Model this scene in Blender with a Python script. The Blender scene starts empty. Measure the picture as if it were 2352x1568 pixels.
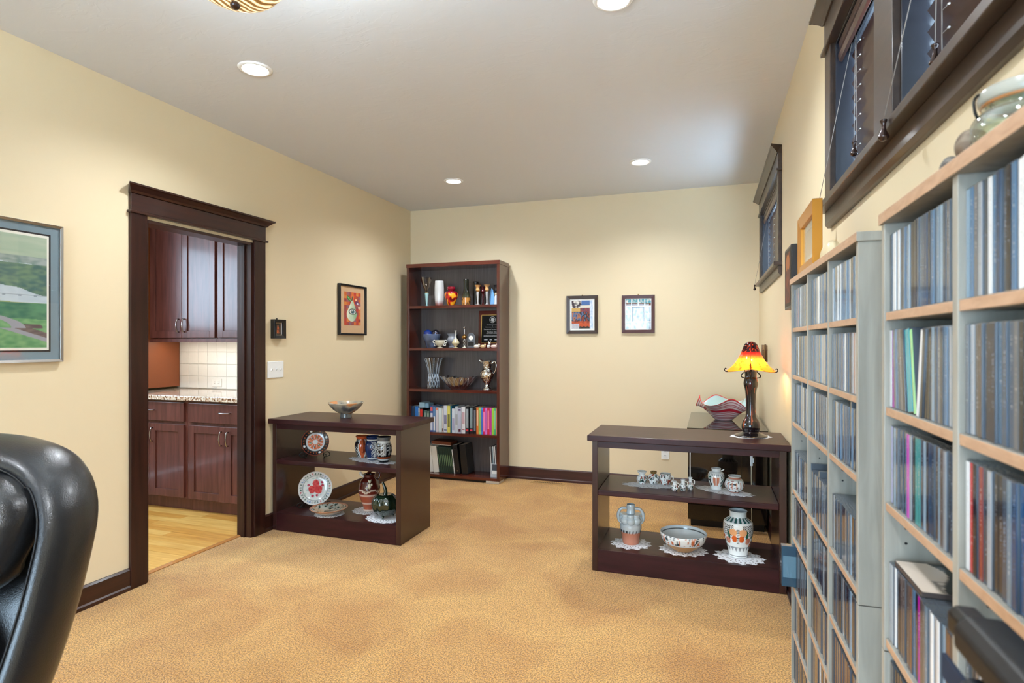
import bpy, bmesh, math, random
from math import sin, cos, pi, radians as R, atan2, sqrt, exp
from mathutils import Vector, Matrix, noise as mnoise

random.seed(7)
scn = bpy.context.scene
COL = scn.collection

# ------------------------------------------------------------------ camera
cam_d = bpy.data.cameras.new('camera')
cam = bpy.data.objects.new('camera', cam_d)
COL.objects.link(cam)
cam.location = (0, 0, 1.34)
cam.rotation_euler = (R(90), 0, 0.32657)
cam_d.sensor_width = 36
cam_d.lens = 1332.2 / 2352 * 36
cam_d.shift_y = 4.1 / 2352
cam_d.clip_start = 0.02
cam_d.dof.use_dof = True
cam_d.dof.focus_distance = 3.2
cam_d.dof.aperture_fstop = 6.0
scn.camera = cam

# ------------------------------------------------------------------ world (overcast winter daylight)
wd = bpy.data.worlds.new('world')
scn.world = wd
wd.use_nodes = True
bgn = wd.node_tree.nodes['Background']
bgn.inputs[0].default_value = (0.58, 0.80, 1.0, 1)
bgn.inputs[1].default_value = 11.5

# ------------------------------------------------------------------ exposure
scn.view_settings.view_transform = 'Standard'
scn.view_settings.look = 'None'
scn.view_settings.exposure = 0.74
scn.view_settings.gamma = 1.0
scn.view_settings.use_curve_mapping = False

def portal(name, loc, rot, sx, sy):
    l = bpy.data.lights.new(name, 'AREA'); l.shape = 'RECTANGLE'; l.size = sx; l.size_y = sy
    l.cycles.is_portal = True
    o = bpy.data.objects.new(name, l); COL.objects.link(o); o.location = loc; o.rotation_euler = rot
    return o
portal('window_portal', (-1.25, -2.62, 1.18), (R(-90), 0, pi), 2.3, 2.24)
portal('pantry_window_portal', (-5.42, 2.35, 1.95), (0, R(-90), 0), 0.95, 1.9)

LAMP_POWER = dict(down=80.0, chandelier=66.0, pantry=48.0, strip=15.0, bulb=3.2)

# ------------------------------------------------------------------ room dimensions
XL, XR, YB, YR, HC = -2.9896, 0.4172, 5.4766, -2.6, 2.7384

# ------------------------------------------------------------------ helpers
def lin(c):
    c = c / 255.0
    return c / 12.92 if c <= 0.04045 else ((c + 0.055) / 1.055) ** 2.4
def S(r, g, b, a=1.0):
    return (lin(r), lin(g), lin(b), a)
def mixc(a, b, t):
    t = max(0, min(1, t))
    return tuple(a[i] * (1 - t) + b[i] * t for i in range(3)) + (1,)

class MB:
    """collects vertices and faces for one mesh"""
    def __init__(s):
        s.v = []; s.f = []; s.m = []; s.c = None; s.sm = []
    def face(s, idx, mi=0, smooth=False):
        s.f.append(tuple(idx)); s.m.append(mi); s.sm.append(smooth)
    def box(s, x0, x1, y0, y1, z0, z1, mi=0):
        if x0 > x1: x0, x1 = x1, x0
        if y0 > y1: y0, y1 = y1, y0
        if z0 > z1: z0, z1 = z1, z0
        b = len(s.v)
        s.v += [(x0, y0, z0), (x1, y0, z0), (x1, y1, z0), (x0, y1, z0), (x0, y0, z1), (x1, y0, z1), (x1, y1, z1), (x0, y1, z1)]
        for q in ((0, 3, 2, 1), (4, 5, 6, 7), (0, 1, 5, 4), (1, 2, 6, 5), (2, 3, 7, 6), (3, 0, 4, 7)):
            s.face([b + i for i in q], mi)
        return s
    def prism(s, poly, axis, a0, a1, mi=0, smooth=False):
        """poly: 2D points extruded along axis ('x': (y,z), 'y': (x,z), 'z': (x,y))"""
        b = len(s.v); n = len(poly)
        def P(p, a):
            if axis == 'x': return (a, p[0], p[1])
            if axis == 'y': return (p[0], a, p[1])
            return (p[0], p[1], a)
        s.v += [P(p, a0) for p in poly] + [P(p, a1) for p in poly]
        s.face([b + i for i in range(n)], mi); s.face([b + n + n - 1 - i for i in range(n)], mi)
        for i in range(n):
            j = (i + 1) % n
            s.face((b + i, b + n + i, b + n + j, b + j), mi, smooth)
        return s
    def tube(s, pts, r, n=8, mi=0, cap=True, smooth=True):
        b = len(s.v); P = [Vector(p) for p in pts]; m = len(P)
        rad = r if isinstance(r, (list, tuple)) else [r] * m
        up = None
        for i in range(m):
            t = (P[min(i + 1, m - 1)] - P[max(i - 1, 0)])
            if t.length < 1e-9: t = Vector((0, 0, 1))
            t.normalize()
            if up is None:
                up = Vector((0, 0, 1)) if abs(t.z) < 0.9 else Vector((1, 0, 0))
            a = t.cross(up)
            if a.length < 1e-6: a = t.cross(Vector((0, 1, 0)))
            a.normalize(); bb = a.cross(t).normalized(); up = bb
            for k in range(n):
                th = 2 * pi * k / n
                s.v.append(tuple(P[i] + (a * cos(th) + bb * sin(th)) * rad[i]))
        for i in range(m - 1):
            for k in range(n):
                k2 = (k + 1) % n
                s.face((b + i * n + k, b + i * n + k2, b + (i + 1) * n + k2, b + (i + 1) * n + k), mi, smooth)
        if cap:
            s.face([b + n - 1 - k for k in range(n)], mi); s.face([b + (m - 1) * n + k for k in range(n)], mi)
        return s
    def lathe(s, prof, n=32, mi=0, cx=0, cy=0, cz=0, rfn=None, zfn=None, smooth=True, capb=True, capt=False):
        b = len(s.v); m = len(prof)
        for i, (r, z) in enumerate(prof):
            for k in range(n):
                th = 2 * pi * k / n
                rr = r * (rfn(th, i / (m - 1)) if rfn else 1)
                zz = z + (zfn(th, i / (m - 1)) if zfn else 0)
                s.v.append((cx + rr * cos(th), cy + rr * sin(th), cz + zz))
        for i in range(m - 1):
            for k in range(n):
                k2 = (k + 1) % n
                s.face((b + i * n + k, b + i * n + k2, b + (i + 1) * n + k2, b + (i + 1) * n + k), mi, smooth)
        if capb: s.face([b + n - 1 - k for k in range(n)], mi)
        if capt: s.face([b + (m - 1) * n + k for k in range(n)], mi)
        return s
    def ball(s, c, r, n=16, m=10, mi=0, sc=(1, 1, 1)):
        prof = [(max(1e-4, sin(pi * i / m)), -cos(pi * i / m)) for i in range(m + 1)]
        b = len(s.v)
        for (pr, pz) in prof:
            for k in range(n):
                th = 2 * pi * k / n
                s.v.append((c[0] + r * sc[0] * pr * cos(th), c[1] + r * sc[1] * pr * sin(th), c[2] + r * sc[2] * pz))
        for i in range(m):
            for k in range(n):
                k2 = (k + 1) % n
                s.face((b + i * n + k, b + i * n + k2, b + (i + 1) * n + k2, b + (i + 1) * n + k), mi, True)
        return s
    def paint(s, fn, i0=0):
        """fn(x,y,z) -> colour, stored per vertex"""
        if s.c is None: s.c = {}
        for i in range(i0, len(s.v)):
            s.c[i] = fn(*s.v[i])
        return s
    def build(s, name, mats, parent=None, bevel=0, subd=0, seg=2):
        me = bpy.data.meshes.new(name)
        me.from_pydata([tuple(v) for v in s.v], [], s.f)
        if not isinstance(mats, (list, tuple)): mats = [mats]
        for m in mats: me.materials.append(m)
        me.polygons.foreach_set('material_index', s.m)
        me.polygons.foreach_set('use_smooth', s.sm)
        if s.c is not None:
            at = me.color_attributes.new('Col', 'FLOAT_COLOR', 'POINT')
            flat = []
            for i in range(len(s.v)):
                flat.extend(s.c.get(i, (1, 1, 1, 1)))
            at.data.foreach_set('color', flat)
        me.update()
        o = bpy.data.objects.new(name, me); COL.objects.link(o)
        if parent: o.parent = parent
        if bevel:
            md = o.modifiers.new('bevel', 'BEVEL'); md.width = bevel; md.segments = seg; md.limit_method = 'ANGLE'; md.angle_limit = R(40)
        if subd:
            md = o.modifiers.new('subd', 'SUBSURF'); md.levels = subd; md.render_levels = subd
        return o

def empty(name, loc=(0, 0, 0), rz=0, parent=None):
    o = bpy.data.objects.new(name, None); COL.objects.link(o)
    o.location = loc; o.rotation_euler = (0, 0, rz); o.empty_display_size = 0.05
    if parent: o.parent = parent
    return o
def tag(o, label, cat, group=None):
    o['label'] = label; o['category'] = cat
    if group: o['group'] = group
    return o
def struct(o, label=None):
    o['kind'] = 'structure'
    if label: o['label'] = label
    return o
def smooth_prof(pts, k=6):
    """Catmull-Rom through (r,z) points"""
    out = []
    n = len(pts)
    for i in range(n - 1):
        p0 = pts[max(i - 1, 0)]; p1 = pts[i]; p2 = pts[i + 1]; p3 = pts[min(i + 2, n - 1)]
        for j in range(k):
            t = j / k
            q = []
            for d in range(2):
                q.append(0.5 * (2 * p1[d] + (p2[d] - p0[d]) * t + (2 * p0[d] - 5 * p1[d] + 4 * p2[d] - p3[d]) * t * t + (3 * p1[d] - p0[d] - 3 * p2[d] + p3[d]) * t ** 3))
            out.append((max(q[0], 0.0005), q[1]))
    out.append(pts[-1])
    return out
def facecam(x, y):
    return atan2(-y, -x)

# ------------------------------------------------------------------ materials
def newmat(name):
    m = bpy.data.materials.new(name); m.use_nodes = True
    nt = m.node_tree
    return m, nt, nt.nodes['Principled BSDF']
def pr(name, col, rough=0.5, metal=0.0, coat=0.0, spec=None, emis=None, estr=0, trans=0, ior=None, sub=0):
    m, nt, b = newmat(name)
    b.inputs['Base Color'].default_value = col
    b.inputs['Roughness'].default_value = rough
    b.inputs['Metallic'].default_value = metal
    b.inputs['Coat Weight'].default_value = coat
    b.inputs['Coat Roughness'].default_value = 0.08
    if spec is not None: b.inputs['Specular IOR Level'].default_value = spec
    if emis: b.inputs['Emission Color'].default_value = emis; b.inputs['Emission Strength'].default_value = estr
    if trans: b.inputs['Transmission Weight'].default_value = trans
    if ior: b.inputs['IOR'].default_value = ior
    return m
def N(nt, t, **kw):
    n = nt.nodes.new(t)
    for k, v in kw.items(): setattr(n, k, v)
    return n
def ramp(nt, stops):
    n = nt.nodes.new('ShaderNodeValToRGB')
    el = n.color_ramp.elements
    while len(el) < len(stops): el.new(0.5)
    for e, (p, c) in zip(el, stops): e.position = p; e.color = c
    return n
def wood(name, c1, c2, rough=0.3, scale=(1, 1, 1), coat=0.3, dist=2.0, bump=0.05, ns=6.0, spec=0.5):
    """c1/c2 streaked by stretched noise; the direction with the small scale is the grain"""
    m, nt, b = newmat(name)
    tc = N(nt, 'ShaderNodeTexCoord'); mp = N(nt, 'ShaderNodeMapping'); mp.inputs['Scale'].default_value = scale
    no = N(nt, 'ShaderNodeTexNoise'); no.inputs['Scale'].default_value = ns; no.inputs['Detail'].default_value = 6; no.inputs['Distortion'].default_value = dist * 0.2
    rp = ramp(nt, [(0.3, c1), (0.7, c2)])
    nt.links.new(tc.outputs['Object'], mp.inputs['Vector']); nt.links.new(mp.outputs[0], no.inputs['Vector'])
    nt.links.new(no.outputs[0], rp.inputs[0]); nt.links.new(rp.outputs[0], b.inputs['Base Color'])
    b.inputs['Roughness'].default_value = rough; b.inputs['Coat Weight'].default_value = coat; b.inputs['Coat Roughness'].default_value = 0.12
    b.inputs['Specular IOR Level'].default_value = spec
    if bump:
        bp = N(nt, 'ShaderNodeBump'); bp.inputs['Strength'].default_value = bump; bp.inputs['Distance'].default_value = 0.002
        nt.links.new(no.outputs[0], bp.inputs['Height']); nt.links.new(bp.outputs[0], b.inputs['Normal'])
    return m
def vcol(name, rough=0.15, coat=0.4, metal=0.0, trans=0.0, spec=0.5):
    m, nt, b = newmat(name)
    a = N(nt, 'ShaderNodeAttribute'); a.attribute_name = 'Col'
    nt.links.new(a.outputs['Color'], b.inputs['Base Color'])
    b.inputs['Roughness'].default_value = rough; b.inputs['Coat Weight'].default_value = coat; b.inputs['Metallic'].default_value = metal
    b.inputs['Specular IOR Level'].default_value = spec
    if trans: b.inputs['Transmission Weight'].default_value = trans
    return m

def paint_mat(name, col, bump_s=180, bump=0.06, rough=0.55):
    m, nt, b = newmat(name)
    b.inputs['Base Color'].default_value = col; b.inputs['Roughness'].default_value = rough
    tc = N(nt, 'ShaderNodeTexCoord'); no = N(nt, 'ShaderNodeTexNoise'); no.inputs['Scale'].default_value = bump_s; no.inputs['Detail'].default_value = 3
    bp = N(nt, 'ShaderNodeBump'); bp.inputs['Strength'].default_value = bump; bp.inputs['Distance'].default_value = 0.003
    nt.links.new(tc.outputs['Object'], no.inputs['Vector']); nt.links.new(no.outputs[0], bp.inputs['Height']); nt.links.new(bp.outputs[0], b.inputs['Normal'])
    return m
M = {}
M['wall'] = paint_mat('wall_paint', S(226, 208, 173))
def ceiling_mat():
    m, nt, b = newmat('ceiling_plaster')
    b.inputs['Base Color'].default_value = S(218, 221, 226); b.inputs['Roughness'].default_value = 0.7
    tc = N(nt, 'ShaderNodeTexCoord')
    mp = N(nt, 'ShaderNodeMapping'); mp.inputs['Rotation'].default_value = (0, 0, 0.6); mp.inputs['Scale'].default_value = (1, 2.2, 1)
    no = N(nt, 'ShaderNodeTexNoise'); no.inputs['Scale'].default_value = 5.5; no.inputs['Detail'].default_value = 4; no.inputs['Distortion'].default_value = 1.2
    rp = ramp(nt, [(0.52, (0, 0, 0, 1)), (0.56, (1, 1, 1, 1))])
    n2 = N(nt, 'ShaderNodeTexNoise'); n2.inputs['Scale'].default_value = 60
    ad = N(nt, 'ShaderNodeMath', operation='MULTIPLY_ADD'); ad.inputs[1].default_value = 0.25
    bp = N(nt, 'ShaderNodeBump'); bp.inputs['Strength'].default_value = 0.10; bp.inputs['Distance'].default_value = 0.004
    nt.links.new(tc.outputs['Object'], mp.inputs['Vector']); nt.links.new(mp.outputs[0], no.inputs['Vector']); nt.links.new(tc.outputs['Object'], n2.inputs['Vector'])
    nt.links.new(no.outputs[0], rp.inputs[0]); nt.links.new(n2.outputs[0], ad.inputs[0]); nt.links.new(rp.outputs[0], ad.inputs[2])
    nt.links.new(ad.outputs[0], bp.inputs['Height']); nt.links.new(bp.outputs[0], b.inputs['Normal'])
    return m
M['ceiling'] = ceiling_mat()
def carpet_mat():
    m, nt, b = newmat('carpet')
    tc = N(nt, 'ShaderNodeTexCoord')
    n1 = N(nt, 'ShaderNodeTexNoise'); n1.inputs['Scale'].default_value = 2.3; n1.inputs['Detail'].default_value = 5; n1.inputs['Distortion'].default_value = 0.8
    n2 = N(nt, 'ShaderNodeTexNoise'); n2.inputs['Scale'].default_value = 150; n2.inputs['Detail'].default_value = 4
    n3 = N(nt, 'ShaderNodeTexVoronoi'); n3.inputs['Scale'].default_value = 260
    r1 = ramp(nt, [(0.32, S(208, 152, 82)), (0.72, S(240, 190, 112))])
    r2 = ramp(nt, [(0.40, (0.28, 0.22, 0.17, 1)), (0.58, (1, 1, 1, 1))])
    mx = N(nt, 'ShaderNodeMix', data_type='RGBA', blend_type='MULTIPLY'); mx.inputs[0].default_value = 0.8
    bp = N(nt, 'ShaderNodeBump'); bp.inputs['Strength'].default_value = 0.7; bp.inputs['Distance'].default_value = 0.008
    ad = N(nt, 'ShaderNodeMath', operation='ADD')
    for n in (n1, n2, n3): nt.links.new(tc.outputs['Object'], n.inputs['Vector'])
    nt.links.new(n1.outputs[0], r1.inputs[0]); nt.links.new(n2.outputs[0], r2.inputs[0])
    nt.links.new(r1.outputs[0], mx.inputs[6]); nt.links.new(r2.outputs[0], mx.inputs[7])
    nt.links.new(mx.outputs[2], b.inputs['Base Color'])
    nt.links.new(n2.outputs[0], ad.inputs[0]); nt.links.new(n3.outputs['Distance'], ad.inputs[1])
    nt.links.new(ad.outputs[0], bp.inputs['Height']); nt.links.new(bp.outputs[0], b.inputs['Normal'])
    b.inputs['Roughness'].default_value = 0.95; b.inputs['Specular IOR Level'].default_value = 0.1
    b.inputs['Sheen Weight'].default_value = 0.25; b.inputs['Sheen Roughness'].default_value = 0.5
    return m
M['carpet'] = carpet_mat()
M['trim'] = wood('trim_wood', S(34, 15, 11), S(54, 26, 19), 0.34, (6, 6, 0.5), 0.08, spec=0.35)
M['trim_h'] = wood('trim_wood_along_y', S(36, 16, 12), S(58, 28, 20), 0.32, (6, 0.5, 6), 0.15)
M['trim_x'] = wood('trim_wood_along_x', S(42, 20, 20), S(68, 34, 32), 0.3, (0.5, 6, 6), 0.3)
M['wintrim'] = wood('window_trim_wood', S(50, 36, 28), S(68, 50, 38), 0.35, (6, 0.5, 6), 0.2)
M['case'] = wood('case_wood', S(40, 17, 19), S(60, 26, 28), 0.34, (0.6, 5, 5), 0.0, spec=0.3)
M['case_v'] = wood('case_wood_upright', S(38, 17, 16), S(56, 27, 23), 0.26, (5, 5, 0.6), 0.35)
M['tall'] = wood('bookcase_veneer', S(70, 26, 20), S(98, 42, 30), 0.14, (0.6, 5, 5), 0.4)
M['tall_v'] = wood('bookcase_veneer_upright', S(64, 28, 20), S(86, 40, 28), 0.16, (5, 5, 0.6), 0.4)
M['tall_back'] = wood('bookcase_back', S(78, 70, 70), S(100, 92, 92), 0.3, (20, 5, 0.6), 0.3)  # base greyed and lightened to carry reflected daylight in the panel colour
M['cab'] = wood('cabinet_wood', S(78, 42, 38), S(110, 64, 58), 0.36, (5, 5, 0.5), 0.28, spec=0.35)
M['lam'] = wood('rack_laminate', S(134, 131, 122), S(158, 155, 145), 0.45, (9, 9, 0.8), 0.0, 6, 0.02, 4)
M['lam_e'] = wood('rack_laminate_edge', S(180, 142, 112), S(202, 166, 136), 0.42, (4, 0.8, 14), 0.0, 3, 0.02, 8)
M['black'] = pr('black_paint', S(14, 14, 15), 0.35)
M['blackgloss'] = pr('black_gloss', S(10, 9, 10), 0.04, coat=0.5)
M['white'] = pr('white_plastic', S(238, 238, 236), 0.35)
M['porcelain'] = pr('white_porcelain', S(240, 238, 232), 0.12, coat=0.4)
M['lace'] = pr('white_lace', S(236, 238, 244), 0.85)
M['chrome'] = pr('chrome', (0.75, 0.76, 0.78, 1), 0.12, 1.0)
M['nickel'] = pr('brushed_nickel', (0.55, 0.53, 0.50, 1), 0.3, 1.0)
M['iron'] = pr('wrought_iron', S(22, 22, 22), 0.3, 0.6)
M['bronze'] = pr('dark_bronze', S(60, 42, 38), 0.22, 0.5, coat=0.5)
M['gold'] = pr('gilded_frame', S(196, 134, 48), 0.32, 0.6)
M['goldmetal'] = pr('gold_metal', S(190, 150, 84), 0.25, 0.9)
M['silver'] = pr('silver', (0.82, 0.83, 0.85, 1), 0.08, 1.0)
M['cord'] = pr('cord', S(150, 140, 132), 0.7)
M['paper'] = pr('paper', S(226, 224, 216), 0.7)
M['vcol'] = vcol('painted_glaze')
M['vmatte'] = vcol('printed_surface', 0.6, 0.0)
M['vgloss'] = vcol('glossy_print', 0.25, 0.2)
M['vglass'] = vcol('coloured_glass', 0.06, 0.6, trans=0.25)
def glass_pane():
    m, nt, b = newmat('window_glass')
    nt.nodes.remove(b)
    out = nt.nodes['Material Output']
    lw = N(nt, 'ShaderNodeLayerWeight'); pw = N(nt, 'ShaderNodeMath', operation='POWER'); pw.inputs[1].default_value = 4.0
    lw.inputs[0].default_value = 0.5
    fr = N(nt, 'ShaderNodeMath', operation='MULTIPLY_ADD'); fr.inputs[1].default_value = 0.9; fr.inputs[2].default_value = 0.02
    nt.links.new(lw.outputs['Facing'], pw.inputs[0]); nt.links.new(pw.outputs[0], fr.inputs[0])
    tr = N(nt, 'ShaderNodeBsdfTransparent'); gl = N(nt, 'ShaderNodeBsdfGlossy'); gl.inputs['Roughness'].default_value = 0.0
    mx = N(nt, 'ShaderNodeMixShader')
    nt.links.new(fr.outputs[0], mx.inputs[0]); nt.links.new(tr.outputs[0], mx.inputs[1]); nt.links.new(gl.outputs[0], mx.inputs[2]); nt.links.new(mx.outputs[0], out.inputs[0])
    return m
M['pane'] = glass_pane()
def clear_glass(name, col, mixg=0.35, rough=0.02, tint=(1, 1, 1, 1)):
    """glassy look that stays clean at few samples: transparent with a strong clear reflection"""
    m, nt, b = newmat(name)
    nt.nodes.remove(b)
    out = nt.nodes['Material Output']
    lw = N(nt, 'ShaderNodeLayerWeight'); lw.inputs[0].default_value = mixg
    tr = N(nt, 'ShaderNodeBsdfTransparent'); tr.inputs[0].default_value = tint
    gl = N(nt, 'ShaderNodeBsdfGlossy'); gl.inputs['Roughness'].default_value = rough; gl.inputs[0].default_value = col
    mx = N(nt, 'ShaderNodeMixShader')
    nt.links.new(lw.outputs['Facing'], mx.inputs[0]); nt.links.new(tr.outputs[0], mx.inputs[1]); nt.links.new(gl.outputs[0], mx.inputs[2]); nt.links.new(mx.outputs[0], out.inputs[0])
    return m
M['crystal'] = clear_glass('cut_crystal', (0.95, 0.97, 1, 1), 0.62, 0.03, (0.80, 0.84, 0.88, 1))
M['clear'] = clear_glass('clear_glass', (0.95, 1, 0.98, 1), 0.4, 0.02, (0.90, 0.96, 0.93, 1))
M['frost'] = pr('frosted_glass', S(150, 150, 152), 0.25, coat=0.4, trans=0.3)
# ================================================================== THE ROOM
WT = 0.14
def wall_with_holes(name, axis, c0, c1, a0, a1, z0, z1, holes, mat):
    """axis 'x': wall plane at constant x between c0..c1, running along y from a0..a1"""
    mb = MB()
    def bx(p0, p1, q0, q1):
        if p1 - p0 < 1e-4 or q1 - q0 < 1e-4: return
        if axis == 'x': mb.box(c0, c1, p0, p1, q0, q1)
        else: mb.box(p0, p1, c0, c1, q0, q1)
    cur = a0
    for (h0, h1, g0, g1) in sorted(holes):
        bx(cur, h0, z0, z1); bx(h0, h1, z0, g0); bx(h0, h1, g1, z1); cur = h1
    bx(cur, a1, z0, z1)
    return struct(mb.build(name, mat))
DOOR = (2.418, 3.227, 2.035)
WINS = [(0.974, 1.534), (1.690, 2.250)]
WIN2 = (3.900, 5.100)
WZ0, WZ1 = 1.830, 2.375
wall_with_holes('wall_left', 'x', XL - 0.115, XL, YR, YB, 0, HC, [(DOOR[0], DOOR[1], 0, DOOR[2])], M['wall'])
wall_with_holes('wall_right', 'x', XR, XR + WT, YR, YB, 0, HC, [(WINS[0][0], WINS[1][1], WZ0, WZ1), (WIN2[0], WIN2[1], WZ0, WZ1)], M['wall'])
struct(MB().box(XL - 0.115, XR + WT, YB, YB + WT, 0, HC).build('wall_back', M['wall']))
wall_with_holes('wall_rear', 'y', YR - WT, YR, XL - 0.115, XR + WT, 0, HC, [(-2.40, -0.10, 0.06, 2.30)], M['wall'])
struct(MB().box(XL - 0.115, XR + WT, YR - WT, YB + WT, HC, HC + 0.1).build('ceiling', M['ceiling']))
fl = MB(); fl.box(XL, XR, YR, YB, -0.08, 0.0); fl.box(-3.075, XL, DOOR[0], DOOR[1], -0.08, 0.0)
struct(fl.build('floor', M['carpet']))

# baseboards
def base_prof(d):
    return [(0, 0), (0.021 * d, 0), (0.021 * d, 0.018), (0.015 * d, 0.026), (0.015 * d, 0.108), (0.008 * d, 0.118), (0, 0.118)]
def board_x(name, pieces, mat):
    mb = MB()
    for (kind, c, d, a0, a1) in pieces:
        pf = [(c + p[0] if kind == 'y' else c + p[0], p[1]) for p in base_prof(d)]
        if kind == 'x': mb.prism(pf, 'y', a0, a1)      # along y at x=c
        else: mb.prism(pf, 'x', a0, a1)                # along x at y=c
    return struct(mb.build(name, mat))
board_x('baseboard_left', [('x', XL, 1, YR, DOOR[0] - 0.10), ('x', XL, 1, DOOR[1] + 0.10, YB)], M['trim_h'])
board_x('baseboard_back', [('y', YB, -1, XL, XR)], M['trim_x'])
board_x('baseboard_right', [('x', XR, -1, YR, YB)], M['trim_h'])
board_x('baseboard_rear', [('y', YR, 1, XL, -2.5), ('y', YR, 1, 0.0, XR)], M['trim_x'])

# cased doorway in the left wall
d1 = struct(empty('door_1', (XL, (DOOR[0] + DOOR[1]) / 2, 0)))
d1['label'] = 'dark wood cased doorway leading to the pantry'
def dpart(name, mb, mat, bevel=0.003):
    o = mb.build(name, mat, d1, bevel)
    o.matrix_parent_inverse = Matrix.Translation(-d1.location)
    return o
for (a0, a1) in ((DOOR[0] - 0.098, DOOR[0]), (DOOR[1], DOOR[1] + 0.104)):
    dpart('casing', MB().box(XL, XL + 0.020, a0, a1, 0, DOOR[2] + 0.018), M['trim'])
    dpart('casing', MB().box(XL - 0.135, XL - 0.115, a0, a1, 0, DOOR[2] + 0.018), M['trim'])
hp = []
L0, L1 = DOOR[0] - 0.098, DOOR[1] + 0.104
dpart('head_fillet', MB().box(XL, XL + 0.030, L0 - 0.012, L1 + 0.018, 2.052, 2.066), M['trim_h'])
dpart('head_board', MB().box(XL, XL + 0.022, L0, L1, 2.066, 2.160), M['trim_h'])
capy = [(0, 2.160), (0.028, 2.160), (0.036, 2.172), (0.058, 2.192), (0.066, 2.196), (0.066, 2.206), (0, 2.206)]
cb = MB()
n = len(capy)
for (yy, e) in ((L0, -1), (L1, 1)):
    for (px, pz) in capy: cb.v.append((XL + px, yy + e * max(px - 0.022, 0.0), pz))
for i in range(n):
    j = (i + 1) % n
    cb.face((i, n + i, n + j, j))
cb.face(list(range(n))[::-1]); cb.face([n + i for i in range(n)])
dpart('head_cap', cb, M['trim_h'], 0.001)
dpart('head_board', MB().box(XL - 0.137, XL - 0.115, L0, L1, 2.053, 2.17), M['trim_h'])
for (a0, a1) in ((DOOR[0], DOOR[0] + 0.018), (DOOR[1] - 0.018, DOOR[1])):
    dpart('jamb', MB().box(XL - 0.117, XL + 0.004, a0, a1, 0, DOOR[2]), M['trim'], 0.001)
dpart('jamb', MB().box(XL - 0.117, XL + 0.004, DOOR[0] + 0.018, DOOR[1] - 0.018, DOOR[2] - 0.018, DOOR[2]), M['trim_h'], 0.001)
for (a0, a1) in ((DOOR[0] + 0.018, DOOR[0] + 0.028), (DOOR[1] - 0.028, DOOR[1] - 0.018)):
    dpart('stop', MB().box(XL - 0.075, XL - 0.045, a0, a1, 0, DOOR[2] - 0.018), M['trim'], 0.001)
dpart('threshold', MB().prism([(-3.115, 0), (-3.075, 0), (-3.075, 0.004), (-3.095, 0.011), (-3.112, 0.006)], 'y', DOOR[0] + 0.018, DOOR[1] - 0.018), pr('oak_threshold', S(176, 118, 62), 0.3, coat=0.3), 0)

# ------------------------------------------------------------------ windows of the right wall and their blinds
slat_m = wood('blind_slat_wood', S(58, 38, 34), S(78, 54, 48), 0.28, (6, 0.5, 6), 0.25)
def window(name, label, lights, rear=None):
    w = struct(empty(name, (XR, (lights[0][0] + lights[-1][1]) / 2, WZ0))); w['label'] = label
    inv = Matrix.Translation(-w.location)
    def part(nm, mb, mat, bevel=0.002):
        o = mb.build(nm, mat, w, bevel); o.matrix_parent_inverse = inv; return o
    a0, a1 = lights[0][0], lights[-1][1]
    cw = 0.092
    for (p, q) in ((a0 - cw, a0), (a1, a1 + cw)):
        part('casing', MB().box(XR - 0.020, XR, p, q, WZ0, WZ1), M['wintrim'])
    for i in range(len(lights) - 1):
        part('mullion', MB().box(XR - 0.020, XR + 0.10, lights[i][1], lights[i + 1][0], WZ0, WZ1), M['wintrim'])
    part('head_fillet', MB().box(XR - 0.032, XR, a0 - cw - 0.016, a1 + cw + 0.016, WZ1, WZ1 + 0.014), M['wintrim'])
    part('head_board', MB().box(XR - 0.022, XR, a0 - cw, a1 + cw, WZ1 + 0.014, WZ1 + 0.110), M['wintrim'])
    pf = [(0, 0), (-0.028, 0), (-0.036, 0.010), (-0.056, 0.028), (-0.064, 0.032), (-0.064, 0.044), (0, 0.044)]
    c = MB(); n = len(pf)
    for (yy, e) in ((a0 - cw, -1), (a1 + cw, 1)):
        for (px, pz) in pf: c.v.append((XR + px, yy + e * max(-px - 0.022, 0), WZ1 + 0.110 + pz))
    for i in range(n):
        j = (i + 1) % n
        c.face((i, j, n + j, n + i))
    c.face(list(range(n))); c.face([2 * n - 1 - i for i in range(n)])
    part('head_cap', c, M['wintrim'], 0.001)
    part('stool', MB().box(XR - 0.048, XR + 0.10, a0 - cw - 0.016, a1 + cw + 0.016, WZ0 - 0.022, WZ0), M['wintrim'])
    part('apron', MB().prism([(XR, WZ0 - 0.078), (XR - 0.012, WZ0 - 0.078), (XR - 0.020, WZ0 - 0.066), (XR - 0.020, WZ0 - 0.022), (XR, WZ0 - 0.022)], 'y', a0 - cw, a1 + cw), M['wintrim'])
    for (l0, l1) in lights:
        t = 0.010
        part('jamb', MB().box(XR - 0.004, XR + 0.10, l0, l0 + t, WZ0, WZ1), M['jambwood'], 0.001)
        part('jamb', MB().box(XR - 0.004, XR + 0.10, l1 - t, l1, WZ0, WZ1), M['jambwood'], 0.001)
        part('jamb', MB().box(XR - 0.004, XR + 0.10, l0 + t, l1 - t, WZ1 - t, WZ1), M['jambwood'], 0.001)
        s = MB(); f = 0.014
        x0, x1 = XR + 0.10, XR + 0.135
        s.box(x0, x1, l0, l1, WZ0, WZ0 + f); s.box(x0, x1, l0, l1, WZ1 - f, WZ1); s.box(x0, x1, l0, l0 + f, WZ0 + f, WZ1 - f); s.box(x0, x1, l1 - f, l1, WZ0 + f, WZ1 - f)
        sash = part('sash', s, M['jambwood'])
        g = MB().box(XR + 0.115, XR + 0.119, l0 + f, l1 - f, WZ0 + f, WZ1 - f).build('pane', M['pane'], sash)
        g.matrix_parent_inverse = inv @ Matrix.Identity(4) if False else Matrix.Identity(4)
    return w
M['jambwood'] = pr('dark_jamb_paint', S(36, 36, 43), 0.25, coat=0.3)
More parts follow.
